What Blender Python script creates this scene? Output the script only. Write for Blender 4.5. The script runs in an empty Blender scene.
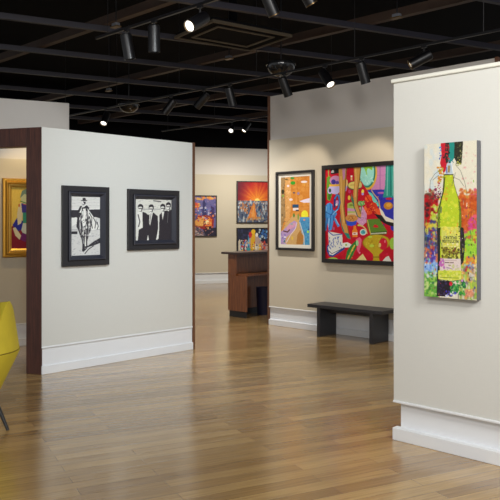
import bpy, bmesh, math, random
import numpy as np
from mathutils import Vector, Matrix, Euler
random.seed(7); rng = np.random.default_rng(7)
S = bpy.context.scene; C = S.collection
PI = math.pi

# ------------------------------------------------------------------ materials
def lin(c):
    c = np.asarray(c, dtype=float) / 255.0
    return np.where(c <= .04045, c / 12.92, ((c + .055) / 1.055) ** 2.4)
def new_mat(name):
    m = bpy.data.materials.new(name); m.use_nodes = True
    return m, m.node_tree.nodes, m.node_tree.links, m.node_tree.nodes['Principled BSDF']
def mat(name, rgb, rough=.6, metal=0., spec=.5, noise=0., nscale=40., bump=0., stretch=(1, 1, 1), coat=0.):
    m, N, L, b = new_mat(name)
    col = tuple(lin(rgb)) + (1,)
    b.inputs['Base Color'].default_value = col
    b.inputs['Roughness'].default_value = rough; b.inputs['Metallic'].default_value = metal
    b.inputs['Specular IOR Level'].default_value = spec; b.inputs['Coat Weight'].default_value = coat
    if noise or bump:
        tc = N.new('ShaderNodeTexCoord'); mp = N.new('ShaderNodeMapping'); nz = N.new('ShaderNodeTexNoise')
        mp.inputs['Scale'].default_value = stretch
        nz.inputs['Scale'].default_value = nscale; nz.inputs['Detail'].default_value = 6
        L.new(tc.outputs['Object'], mp.inputs['Vector']); L.new(mp.outputs['Vector'], nz.inputs['Vector'])
        if noise:
            mx = N.new('ShaderNodeMix'); mx.data_type = 'RGBA'
            mx.inputs['A'].default_value = tuple(v * (1 - noise) for v in col[:3]) + (1,)
            mx.inputs['B'].default_value = tuple(min(1, v * (1 + noise)) for v in col[:3]) + (1,)
            L.new(nz.outputs['Fac'], mx.inputs['Factor']); L.new(mx.outputs['Result'], b.inputs['Base Color'])
        if bump:
            bp = N.new('ShaderNodeBump'); bp.inputs['Strength'].default_value = bump; bp.inputs['Distance'].default_value = .004
            L.new(nz.outputs['Fac'], bp.inputs['Height']); L.new(bp.outputs['Normal'], b.inputs['Normal'])
    return m
def emit(name, rgb, strength):
    m, N, L, b = new_mat(name)
    b.inputs['Base Color'].default_value = tuple(lin(rgb)) + (1,)
    b.inputs['Emission Color'].default_value = tuple(lin(rgb)) + (1,)
    b.inputs['Emission Strength'].default_value = strength
    return m
def art_mat():
    m, N, L, b = new_mat('painted_canvas')
    a = N.new('ShaderNodeAttribute'); a.attribute_name = 'paint'
    L.new(a.outputs['Color'], b.inputs['Base Color'])
    b.inputs['Roughness'].default_value = .55; b.inputs['Specular IOR Level'].default_value = .25
    return m
def wood_mat(name, dark, light, rough=.4, scale=(30, 30, 1.6)):
    m, N, L, b = new_mat(name)
    tc = N.new('ShaderNodeTexCoord'); mp = N.new('ShaderNodeMapping'); nz = N.new('ShaderNodeTexNoise'); r = N.new('ShaderNodeValToRGB')
    mp.inputs['Scale'].default_value = scale
    nz.inputs['Scale'].default_value = 2.2; nz.inputs['Detail'].default_value = 8; nz.inputs['Distortion'].default_value = .6
    r.color_ramp.elements[0].color = tuple(lin(dark)) + (1,); r.color_ramp.elements[0].position = .32
    r.color_ramp.elements[1].color = tuple(lin(light)) + (1,); r.color_ramp.elements[1].position = .7
    L.new(tc.outputs['Object'], mp.inputs['Vector']); L.new(mp.outputs['Vector'], nz.inputs['Vector'])
    L.new(nz.outputs['Fac'], r.inputs['Fac']); L.new(r.outputs['Color'], b.inputs['Base Color'])
    b.inputs['Roughness'].default_value = rough
    return m
def floor_mat():
    m, N, L, b = new_mat('oak_floor')
    tc = N.new('ShaderNodeTexCoord'); br = N.new('ShaderNodeTexBrick')
    br.offset = .37; br.inputs['Scale'].default_value = 1.0
    br.inputs['Brick Width'].default_value = 1.3; br.inputs['Row Height'].default_value = .105
    br.inputs['Mortar Size'].default_value = .0012; br.inputs['Mortar Smooth'].default_value = .1
    br.inputs['Bias'].default_value = 0.
    br.inputs['Color1'].default_value = tuple(lin((190, 157, 102))) + (1,)
    br.inputs['Color2'].default_value = tuple(lin((150, 117, 70))) + (1,)
    br.inputs['Mortar'].default_value = tuple(lin((96, 68, 40))) + (1,)
    mp = N.new('ShaderNodeMapping'); mp.inputs['Scale'].default_value = (1.2, 22, 1)
    nz = N.new('ShaderNodeTexNoise'); nz.inputs['Scale'].default_value = 2.5; nz.inputs['Detail'].default_value = 7
    L.new(tc.outputs['Object'], br.inputs['Vector']); L.new(tc.outputs['Object'], mp.inputs['Vector']); L.new(mp.outputs['Vector'], nz.inputs['Vector'])
    rp = N.new('ShaderNodeValToRGB')
    rp.color_ramp.elements[0].position = .3; rp.color_ramp.elements[0].color = (.76, .74, .7, 1)
    rp.color_ramp.elements[1].position = .7; rp.color_ramp.elements[1].color = (1.1, 1.09, 1.06, 1)
    L.new(nz.outputs['Fac'], rp.inputs['Fac'])
    mx = N.new('ShaderNodeMix'); mx.data_type = 'RGBA'; mx.blend_type = 'MULTIPLY'; mx.inputs['Factor'].default_value = 1
    L.new(br.outputs['Color'], mx.inputs['A']); L.new(rp.outputs['Color'], mx.inputs['B'])
    L.new(mx.outputs['Result'], b.inputs['Base Color'])
    # slow waviness of the lacquered boards stretches the reflections
    n2 = N.new('ShaderNodeTexNoise'); n2.inputs['Scale'].default_value = 2.2; n2.inputs['Detail'].default_value = 4
    m2 = N.new('ShaderNodeMapping'); m2.inputs['Scale'].default_value = (.8, 8, 1)
    L.new(tc.outputs['Object'], m2.inputs['Vector']); L.new(m2.outputs['Vector'], n2.inputs['Vector'])
    bp = N.new('ShaderNodeBump'); bp.inputs['Strength'].default_value = .22; bp.inputs['Distance'].default_value = .012
    L.new(n2.outputs['Fac'], bp.inputs['Height']); L.new(bp.outputs['Normal'], b.inputs['Normal'])
    mr = N.new('ShaderNodeMapRange'); mr.inputs['To Min'].default_value = .17; mr.inputs['To Max'].default_value = .27
    L.new(nz.outputs['Fac'], mr.inputs['Value']); L.new(mr.outputs['Result'], b.inputs['Roughness'])
    b.inputs['Specular IOR Level'].default_value = .6
    b.inputs['Coat Weight'].default_value = .7; b.inputs['Coat Roughness'].default_value = .2; L.new(bp.outputs['Normal'], b.inputs['Coat Normal']); b.inputs['Coat IOR'].default_value = 1.6
    return m
def fabric_mat(name, rgb):
    m, N, L, b = new_mat(name)
    tc = N.new('ShaderNodeTexCoord')
    outs = []
    for sc in ((220, 220, 9), (9, 9, 220)):
        mp = N.new('ShaderNodeMapping'); mp.inputs['Scale'].default_value = sc
        nz = N.new('ShaderNodeTexNoise'); nz.inputs['Scale'].default_value = 1.5; nz.inputs['Detail'].default_value = 3
        L.new(tc.outputs['Object'], mp.inputs['Vector']); L.new(mp.outputs['Vector'], nz.inputs['Vector']); outs.append(nz.outputs['Fac'])
    ad = N.new('ShaderNodeMath'); ad.operation = 'ADD'; L.new(outs[0], ad.inputs[0]); L.new(outs[1], ad.inputs[1])
    mr = N.new('ShaderNodeMapRange'); mr.inputs['From Min'].default_value = .6; mr.inputs['From Max'].default_value = 1.4
    L.new(ad.outputs[0], mr.inputs['Value'])
    mx = N.new('ShaderNodeMix'); mx.data_type = 'RGBA'; c = lin(rgb)
    mx.inputs['A'].default_value = tuple(c * .975) + (1,); mx.inputs['B'].default_value = tuple(c * 1.025) + (1,)
    L.new(mr.outputs['Result'], mx.inputs['Factor']); L.new(mx.outputs['Result'], b.inputs['Base Color'])
    b.inputs['Roughness'].default_value = .9; b.inputs['Specular IOR Level'].default_value = .15
    return m

M = {}
M['fabric'] = fabric_mat('pale_grey_wall_fabric', (207, 207, 202))
M['fabric_warm'] = fabric_mat('greige_wall_fabric', (203, 194, 175))
M['plaster'] = mat('warm_grey_wall_paint', (208, 203, 197), .85, noise=.02, nscale=3)
M['white'] = mat('white_trim_paint', (226, 229, 233), .45, noise=.02, nscale=8)
M['cap'] = mat('cream_cap_paint', (222, 222, 212), .5, noise=.02, nscale=8)
M['floor'] = floor_mat()
M['deck'] = mat('black_ceiling_paint', (9, 9, 12), .9, spec=.1, noise=.3, nscale=3)
M['steel'] = mat('dark_violet_grey_steel', (31, 28, 39), .55, noise=.15, nscale=12)
M['rust'] = mat('brown_primer_steel', (62, 45, 34), .6, noise=.25, nscale=9)
M['jamb'] = wood_mat('dark_walnut_jamb', (50, 25, 19), (88, 49, 36), .38)
M['edge'] = wood_mat('brown_edge_wood', (84, 52, 34), (120, 80, 54), .45)
M['desk'] = wood_mat('reddish_brown_veneer', (92, 50, 24), (138, 82, 42), .35)
M['desktop'] = wood_mat('dark_brown_counter', (40, 24, 18), (66, 42, 32), .3, (2, 30, 30))
M['kick'] = mat('black_laminate', (22, 20, 20), .5, noise=.1)
M['bench'] = mat('charcoal_bench_stain', (42, 42, 47), .42, noise=.18, nscale=5, stretch=(1, 12, 12))
M['frame_blue'] = mat('blue_black_frame_lacquer', (34, 32, 35), .35, noise=.1, nscale=20)
M['frame_bevel'] = mat('slate_blue_frame_bevel', (46, 47, 57), .3, noise=.1, nscale=20)
M['frame_black'] = mat('black_frame_wood', (34, 30, 29), .4, noise=.15, nscale=15)
M['gold'] = mat('gilded_frame', (196, 146, 54), .38, .75, noise=.2, nscale=30, bump=.2)
M['gold_liner'] = mat('pale_gold_liner', (214, 176, 88), .4, .6, noise=.15, nscale=30)
M['mat'] = mat('cream_mount_board', (226, 220, 206), .8, noise=.02)
M['canvas_side'] = mat('grey_canvas_edge', (98, 99, 104), .75, noise=.08, nscale=30)
M['yellow'] = mat('mustard_yellow_velvet', (206, 186, 48), .75, noise=.12, nscale=9, bump=.15)
M['seam_shade'] = mat('shaded_seam_mustard', (128, 106, 20), .8, noise=.1)  # mustard darkened to stand for shadow in the chair's seam
M['leg'] = mat('black_leg_lacquer', (12, 12, 15), .35, noise=.1)
M['lamp'] = mat('black_lamp_paint', (11, 10, 13), .4, noise=.1)
M['lamp_in'] = mat('dark_lamp_glass', (40, 40, 44), .2)
M['lit'] = emit('lit_lamp_glass', (255, 250, 238), 2.6)
M['dim'] = emit('glancing_lamp_glass', (255, 248, 232), .9)
M['brass'] = mat('brass_rim', (104, 82, 50), .35, .8, noise=.1)
M['dome'] = mat('gloss_black_plastic', (26, 26, 28), .12, noise=.1)
M['pale'] = mat('pale_grey_plastic', (90, 92, 98), .5, noise=.05)
M['navy'] = mat('navy_plastic', (30, 32, 62), .55, noise=.1)
M['vent'] = mat('olive_brown_vent_metal', (64, 54, 38), .6, noise=.15)
M['art'] = art_mat()

# ------------------------------------------------------------------ mesh helpers
class MB:
    def __init__(s): s.bm = bmesh.new()
    def box(s, x0, x1, y0, y1, z0, z1, bev=0.):
        r = bmesh.ops.create_cube(s.bm, size=1.0)
        for v in r['verts']:
            v.co = Vector(((x0 + x1) / 2 + v.co.x * (x1 - x0), (y0 + y1) / 2 + v.co.y * (y1 - y0), (z0 + z1) / 2 + v.co.z * (z1 - z0)))
        if bev:
            es = list({e for v in r['verts'] for e in v.link_edges})
            bmesh.ops.bevel(s.bm, geom=es, offset=bev, segments=2, affect='EDGES', profile=.5)
        return s
    def cyl(s, p, q, r0, r1=None, n=20, caps=True):
        p = Vector(p); q = Vector(q); r1 = r0 if r1 is None else r1
        d = q - p; rot = d.to_track_quat('Z', 'Y').to_matrix().to_4x4()
        bmesh.ops.create_cone(s.bm, cap_ends=caps, segments=n, radius1=r0, radius2=r1, depth=d.length,
                              matrix=Matrix.Translation((p + q) / 2) @ rot)
        return s
    def lathe(s, prof, n=28, cen=(0, 0, 0)):
        cen = Vector(cen); rings = []
        for r, z in prof:
            if r < 1e-6: rings.append([s.bm.verts.new(cen + Vector((0, 0, z)))])
            else: rings.append([s.bm.verts.new(cen + Vector((r * math.cos(2 * PI * k / n), r * math.sin(2 * PI * k / n), z))) for k in range(n)])
        for a, b in zip(rings, rings[1:]):
            for k in range(n):
                k2 = (k + 1) % n
                if len(a) == 1 and len(b) == 1: continue
                if len(a) == 1: s.bm.faces.new((a[0], b[k], b[k2]))
                elif len(b) == 1: s.bm.faces.new((a[k], b[0], a[k2]))
                else: s.bm.faces.new((a[k], b[k], b[k2], a[k2]))
        bmesh.ops.recalc_face_normals(s.bm, faces=s.bm.faces[:])
        return s
    def tube(s, pts, r, n=8):
        pts = [Vector(p) for p in pts]; rings = []
        for i, p in enumerate(pts):
            d = (pts[min(i + 1, len(pts) - 1)] - pts[max(i - 1, 0)]).normalized()
            q = d.to_track_quat('Z', 'Y')
            rings.append([s.bm.verts.new(p + q @ Vector((r * math.cos(2 * PI * k / n), r * math.sin(2 * PI * k / n), 0))) for k in range(n)])
        for a, b in zip(rings, rings[1:]):
            for k in range(n): s.bm.faces.new((a[k], a[(k + 1) % n], b[(k + 1) % n], b[k]))
        s.bm.faces.new(rings[0]); s.bm.faces.new(rings[-1][::-1])
        bmesh.ops.recalc_face_normals(s.bm, faces=s.bm.faces[:])
        return s
    def ring(s, x0, x1, z0, z1, prof):
        """mitred rectangular frame: prof = list of (inset, y) from outside back round to inside back"""
        cs = []
        for (i, y) in prof:
            cs.append([s.bm.verts.new((x0 + i, y, z0 + i)), s.bm.verts.new((x1 - i, y, z0 + i)),
                       s.bm.verts.new((x1 - i, y, z1 - i)), s.bm.verts.new((x0 + i, y, z1 - i))])
        n = len(cs)
        for a in range(n):
            p, q = cs[a], cs[(a + 1) % n]
            for k in range(4): s.bm.faces.new((p[k], p[(k + 1) % 4], q[(k + 1) % 4], q[k]))
        bmesh.ops.recalc_face_normals(s.bm, faces=s.bm.faces[:])
        return s
    def build(s, name, m, parent=None, loc=(0, 0, 0), rz=0., smooth=False):
        me = bpy.data.meshes.new(name); s.bm.to_mesh(me); s.bm.free()
        me.materials.append(m)
        if smooth:
            for p in me.polygons: p.use_smooth = True
            try: me.set_sharp_from_angle(angle=math.radians(38))
            except Exception: pass
        o = bpy.data.objects.new(name, me); C.objects.link(o)
        o.location = loc; o.rotation_euler = (0, 0, rz)
        if parent: o.parent = parent
        return o
def thing(name, label, cat, loc=(0, 0, 0), rz=0., group=None):
    o = bpy.data.objects.new(name, None); C.objects.link(o)
    o.empty_display_size = .1; o.location = loc; o.rotation_euler = (0, 0, rz)
    return tag(o, label, cat, group)
def tag(o, label, cat, group=None):
    o['label'] = label; o['category'] = cat
    if group: o['group'] = group
    return o
def struct(o):
    o['kind'] = 'structure'; return o

# ------------------------------------------------------------------ the setting
TL = math.radians(45.6)     # left partition, running away to the right
TR = math.radians(-44.4)    # centre and right partitions, coming nearer to the right
TG = math.radians(26.7)     # building grid
TB = math.radians(17.0)     # far wall
TJ = math.radians(-18.2)    # doorway beside the left partition
def wpt(org, th, x, y=0., z=0.):
    return (org[0] + x * math.cos(th) - y * math.sin(th), org[1] + x * math.sin(th) + y * math.cos(th), z)

struct(MB().box(-14, 14, -6, 16, -.1, 0).build('floor', M['floor'], loc=(0, 6, 0), rz=TG))
struct(MB().box(-14, 14, -10, 16, 4.7, 4.8).build('ceiling', M['deck'], loc=(0, 6, 0), rz=TG))

def partition(side, org, th, x0, x1, top, split=None, m='fabric', ext=0., rec=.03, inset=0.):
    """fabric panel over a recessed white board, bead and skirting; local y=0 is the skirting face"""
    loc = (org[0], org[1], 0)
    lo = split or top
    w = MB().box(x0 - ext, x1, .012, .07, .272, lo)
    w.box(x0 - ext + .004, x1, .07, .15, .272, top)
    wl = struct(w.build('wall_' + side, M[m], loc=loc, rz=th))
    if split: struct(MB().box(x0, x1, .035, .0705, lo, top).build('upper_panel', M['plaster'], wl))
    b = MB().box(x0 + inset, x1 - .0, rec, .15, 0, .272)
    b.box(x0 - ext - .003, x1 + .002, .003, .07, .258, .274, .004)
    b.box(x0 - .004 - ext, x1 + .004, 0, .06, 0, .085, .004)
    struct(b.build('baseboard_' + side, M['white'], loc=loc, rz=th))
    return loc
tn = [0]
def trim(mb, m, loc, rz):
    tn[0] += 1
    return struct(mb.build('trim_%d' % tn[0], m, loc=loc, rz=rz))

LO = (-2.05, 6.96); RO = (1.0, 4.87); MO = (.258, 10.41); GO = (-2.267, 8.863); FO = (-1.325, 17.3)
partition('left', LO, TL, 0, 1.965, 2.45, rec=.017)
LJ = wpt(LO, TL, -.003, .012)
trim(MB().box(1.963, 2.0, .004, .155, 0, 2.455, .002), M['edge'], LO + (0,), TL)
partition('right', RO, TR, .006, 2.7, 2.47, ext=.022, rec=.05, inset=.012)
trim(MB().box(-.03, 2.72, -.006, .155, 2.468, 2.495, .006), M['cap'], RO + (0,), TR)
trim(MB().box(-.03, -.01, .12, .16, .27, 2.28), M['cap'], RO + (0,), TR)
partition('centre', MO, TR, .025, 3.5, 3.37, 2.72, 'fabric_warm')
trim(MB().box(-.008, .025, .008, .155, 0, 3.375, .002), M['edge'], MO + (0,), TR)
trim(MB().box(3.5, 3.54, .008, .155, 0, 3.375, .002), M['edge'], MO + (0,), TR)
partition('inner', GO, TG, -4.2, 0, 3.01, 2.28, 'fabric_warm')
partition('back', FO, TB, -9.0, 9.0, 3.37, 2.70, 'fabric_warm')
struct(MB().box(-9, 9, .05, .15, 3.37, 4.7).build('wall_back_upper', M['deck'], loc=FO + (0,), rz=TB))
# doorway: walnut jambs and header, then a short wall beyond it
dj = MB().box(-.178, 0, 0, .11, 0, 2.45, .003)
dj.box(-1.42, -1.242, 0, .11, 0, 2.45, .003)
d = dj.build('door_1', M['jamb'], loc=LJ, rz=TJ); struct(d)
hd = MB().box(-1.242, -.178, 0, .11, 2.262, 2.45, .003).build('door_header', M['jamb'], d)
hd['kind'] = 'structure'
partition('outer', LO, TJ, -3.6, -1.42, 2.45)

# exposed ceiling steel: violet-grey purlins on the building grid, brown joists parallel to the centre partition
for i in range(9):
    dist = 5.97 + 1.6 * i
    trim(MB().box(-7 - i, 9, -.028, .028, 3.755, 3.82), M['steel'], (0, dist, 0), TG)
for i in range(6):
    dist = 3.62 + 3.0 * i
    trim(MB().box(-7.5, 7, -.04, .04, 3.82, 3.92), M['rust'], (0, dist, 0), TR)

# ------------------------------------------------------------------ painting by numbers
class Art:
    """a small painter: shapes are given in sketch units and land on a grid of coloured points"""
    def __init__(s, x0, x1, tl, tr, bl, br, k=3, bg=(255, 255, 255), xw=None):
        # tl/tr/bl/br = y of the corners in sketch units (the sketch sheet is slightly keystoned)
        s.x0, s.x1, s.tl, s.tr, s.bl, s.br = x0, xw or x1, tl, tr, bl, br
        s.W = int((s.x1 - x0) * k) + 1; s.H = int(max(bl - tl, br - tr) * k) + 1
        u, v = np.meshgrid(np.linspace(0, 1, s.W), np.linspace(0, 1, s.H))
        s.x = s.x0 + u * (s.x1 - s.x0)
        f = (s.x - x0) / (x1 - x0)
        top = tl + (tr - tl) * f; bot = bl + (br - bl) * f
        s.y = top + v * (bot - top)
        s.a = np.zeros((s.H, s.W, 3)); s.a[:] = bg
    def put(s, m, c, al=1.):
        m = m[..., None] * al if m.dtype != bool else (m[..., None] * 1.) * al
        s.a = s.a * (1 - m) + np.array(c, float) * m
    def poly(s, p, c, al=1.):
        inside = np.zeros(s.x.shape, bool); n = len(p)
        for i in range(n):
            x1, y1 = p[i]; x2, y2 = p[(i + 1) % n]
            if y1 == y2: continue
            cond = ((y1 > s.y) != (y2 > s.y)) & (s.x < (x2 - x1) * (s.y - y1) / (y2 - y1) + x1)
            inside ^= cond
        s.put(inside, c, al); return s
    def rect(s, x0, y0, x1, y1, c, al=1.):
        s.put((s.x >= x0) & (s.x <= x1) & (s.y >= y0) & (s.y <= y1), c, al); return s
    def ell(s, cx, cy, rx, ry, c, al=1.):
        d = ((s.x - cx) / rx) ** 2 + ((s.y - cy) / ry) ** 2
        s.put(np.clip((1.08 - d) * 6, 0, 1), c, al); return s
    def line(s, pts, w, c, al=1.):
        m = np.zeros(s.x.shape)
        for (x1, y1), (x2, y2) in zip(pts, pts[1:]):
            dx, dy = x2 - x1, y2 - y1; L2 = dx * dx + dy * dy + 1e-9
            t = np.clip(((s.x - x1) * dx + (s.y - y1) * dy) / L2, 0, 1)
            d = np.hypot(s.x - x1 - t * dx, s.y - y1 - t * dy)
            m = np.maximum(m, np.clip((w / 2 + .12 - d) / .24, 0, 1))
        s.put(m, c, al); return s
    def dabs(s, x0, y0, x1, y1, cols, n, r=(.4, 1.2), al=.85, asp=1.):
        for _ in range(n):
            q = rng.uniform(*r)
            s.ell(rng.uniform(x0, x1), rng.uniform(y0, y1), q, q * asp * rng.uniform(.6, 1.5), cols[rng.integers(len(cols))], al)
        return s
    def blur(s, n=1):
        for _ in range(n):
            p = np.pad(s.a, ((1, 1), (1, 1), (0, 0)), 'edge')
            s.a = (p[:-2, 1:-1] + p[2:, 1:-1] + p[1:-1, :-2] + p[1:-1, 2:] + 2 * p[1:-1, 1:-1]) / 6
        return s
    def grain(s, amt=6):
        n = rng.normal(0, amt, (s.H, s.W, 1))
        s.a = np.clip(s.a + n, 0, 255); return s
    def text(s, txt, x0, y0, x1, y1, c):
        n = len(txt) * 4 - 1; cw = (x1 - x0) / n; ch = (y1 - y0) / 5
        for i, t in enumerate(txt):
            g = FONT.get(t, ('000',) * 5)
            for r in range(5):
                for q in range(3):
                    if g[r][q] == '1':
                        xx = x0 + (i * 4 + q) * cw; s.rect(xx, y0 + r * ch, xx + cw * 1.05, y0 + (r + 1) * ch, c)
        return s
    def mesh(s, name, parent, X0, X1, Z0, Z1, Y):
        px = np.linspace(X0, X1, s.W); pz = np.linspace(Z1, Z0, s.H)
        gx, gz = np.meshgrid(px, pz)
        co = np.stack([gx, np.full_like(gx, Y), gz], -1).reshape(-1, 3).astype(np.float32)
        idx = np.arange(s.W * s.H).reshape(s.H, s.W)
        q = np.stack([idx[1:, :-1], idx[1:, 1:], idx[:-1, 1:], idx[:-1, :-1]], -1).reshape(-1, 4)
        me = bpy.data.meshes.new(name)
        me.vertices.add(len(co)); me.vertices.foreach_set('co', co.ravel())
        me.loops.add(q.size); me.loops.foreach_set('vertex_index', q.ravel().astype(np.int32))
        me.polygons.add(len(q)); me.polygons.foreach_set('loop_start', np.arange(0, q.size, 4, dtype=np.int32))
        try: me.polygons.foreach_set('loop_total', np.full(len(q), 4, dtype=np.int32))
        except Exception: pass
        me.update(calc_edges=True)
        at = me.color_attributes.new('paint', 'FLOAT_COLOR', 'POINT')
        c4 = np.ones((s.W * s.H, 4), np.float32); c4[:, :3] = lin(s.a).reshape(-1, 3)
        at.data.foreach_set('color', c4.ravel())
        me.materials.append(M['art'])
        o = bpy.data.objects.new(name, me); C.objects.link(o)
        o.parent = parent
        return o
FONT = {'C': ('111', '100', '100', '100', '111'), 'H': ('101', '101', '111', '101', '101'), 'A': ('010', '101', '111', '101', '101'),
        'T': ('111', '010', '010', '010', '010'), 'E': ('111', '100', '110', '100', '111'), 'U': ('101', '101', '101', '101', '111'),
        'M': ('101', '111', '111', '101', '101'), 'O': ('111', '101', '101', '101', '111'), 'N': ('111', '101', '101', '101', '101'),
        'L': ('100', '100', '100', '100', '111')}

def art_cowboy():
    a = Art(71, 100, 193.5, 195.5, 257, 256, 4, (214, 214, 210))
    K = (52, 50, 56); G = (120, 120, 124); Wt = (226, 226, 222)
    for y in (198, 201, 204): a.line([(71, y), (100, y + .5)], .25, (186, 186, 184))
    for _ in range(26):
        x = rng.uniform(71, 99); y = rng.uniform(195, 207); a.line([(x, y), (x + 1.4, y + .1)], .3, (180, 180, 180))
    a.rect(71, 208.3, 100, 216.5, K); a.line([(71, 208), (100, 208)], .6, (236, 236, 236))
    a.rect(71, 217.5, 100, 257, (206, 206, 204))
    a.poly([(71, 217), (76, 216), (78, 222), (71, 226)], Wt)
    a.rect(71, 229, 100, 230, (170, 170, 172)); a.rect(71, 231, 77, 234, K)
    # pale flank and neck of the horse to the right of the rider
    a.poly([(86, 207), (89, 210), (93, 216), (97, 220), (99.5, 224), (99.5, 229), (92, 230), (87, 228), (85, 216)], Wt)
    for q in ([(89, 212), (91.6, 217), (91, 223), (92, 228)], [(93, 217), (95.4, 222), (94.6, 228)], [(97, 221.6), (98, 226), (97, 229)], [(87.6, 216), (88.6, 222), (88, 228)]): a.line(q, .8, K)
    a.line([(95.6, 219), (96.6, 224)], .7, G); a.line([(90, 219), (89.6, 226)], .7, G)
    a.poly([(88, 208.6), (92, 213), (96, 216.6), (100, 218), (100, 208.6)], K)
    # rider: white shirt, dark sleeves and trousers
    a.poly([(78.6, 210), (80.2, 205.4), (82.4, 203.2), (85, 203), (87.6, 205), (88.6, 209), (86, 213), (82, 214.6), (78.6, 213)], Wt)
    a.poly([(77.4, 209.6), (79.6, 204.6), (81.4, 204), (80.4, 208), (79.2, 211)], K); a.poly([(84.4, 204.6), (86.4, 203.6), (88.8, 206.4), (88.4, 209), (86.8, 207), (84.8, 207.6)], K)
    a.line([(81.4, 205), (83, 209), (82, 213)], .6, K); a.line([(79, 211.6), (82.4, 212)], .6, K)
    a.poly([(82, 204), (84.6, 203.4), (84.2, 201), (82.4, 201)], G)
    a.ell(83.5, 200.4, 1.6, 2.2, (226, 226, 224)); a.poly([(82.6, 199.6), (85.4, 200), (85, 202.6), (83.6, 202.2)], K)
    a.poly([(82, 198.6), (82.2, 196.2), (83.6, 195.6), (85.2, 196.2), (85.4, 198.6)], K); a.line([(81, 198.6), (86.4, 199)], .9, K)
    a.poly([(77, 216), (79, 211), (82, 213), (82.4, 218), (80.4, 225), (77.6, 229), (76, 226)], K); a.line([(79.4, 217), (78, 226)], .7, (220, 220, 220))
    # horse: long pale face, dark chest and forelegs
    a.poly([(80, 214), (87.6, 213), (90.4, 221), (90, 230), (87.6, 239), (81, 239), (78, 230), (78.4, 220)], (132, 130, 132))
    a.line([(89, 216), (90.6, 223), (89.6, 231)], 1.0, K); a.line([(78.4, 220), (78.2, 229), (80.6, 237)], 1.0, K); a.poly([(86.6, 219), (88.8, 221), (88.2, 229), (86.8, 227)], (190, 190, 188)); a.poly([(79.4, 222), (80.6, 221), (81, 229), (79.6, 228)], (206, 206, 204))
    a.poly([(81.4, 208), (83, 205.4), (86, 205.4), (87.2, 208), (87.6, 213), (86.2, 222), (84.4, 229), (82, 227.4), (80.8, 218), (80.8, 211)], K); a.poly([(82, 207.4), (86, 207), (87, 213), (85.6, 222), (84, 228), (82.4, 226), (81.4, 218), (81.4, 211)], (228, 228, 224)); a.line([(85.4, 207), (86.2, 213), (84.6, 221)], .6, K); a.line([(82.6, 209), (82.4, 218)], .4, G); a.ell(83.8, 227, 1.2, 1.2, K); a.line([(81.6, 206.4), (82.4, 209.4)], .9, K); a.line([(86.6, 206), (86, 209.4)], .9, K); a.ell(82.4, 214, .5, .6, K); a.ell(85.8, 214, .5, .6, K)
    for q in ([(80.6, 222), (81.4, 230), (82, 238)], [(86.6, 218), (87.4, 226), (86.6, 234)], [(84.4, 226), (84, 236)]): a.line(q, 1.2, K)
    a.line([(82.8, 226), (82.8, 236)], .7, (200, 200, 200)); a.line([(85.6, 224), (85.6, 232)], .7, (190, 190, 190))
    a.poly([(80.6, 236), (84.4, 236), (84.2, 244), (84.6, 250.6), (81.6, 252.6), (82, 245)], K); a.line([(82.6, 238), (83, 244)], .5, (190, 190, 190)); a.poly([(85.6, 236), (87.8, 236), (87, 241), (86.8, 247), (85.6, 246)], K); a.line([(84.9, 237), (85, 249)], .8, Wt)
    a.dabs(79, 215, 90, 236, [(226, 226, 222), (60, 58, 62), (60, 58, 62)], 40, (.35, .8), .85, 1.8)
    # long shadow to the lower right
    a.poly([(84, 247), (88, 246), (93, 242), (100, 238), (100, 243.5), (95, 245.5), (90, 247), (85, 249)], K)
    a.line([(84.5, 254.5), (88, 250), (93, 246.5)], .9, K); a.line([(83, 252), (86, 249)], 1.2, K)
    for _ in range(46):
        x = rng.uniform(71, 98); y = rng.uniform(232, 256); a.line([(x, y), (x + rng.uniform(.6, 2.4), y - rng.uniform(-.3, .9))], .35, (150, 150, 156), .8)
    return a.grain(5)
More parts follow.
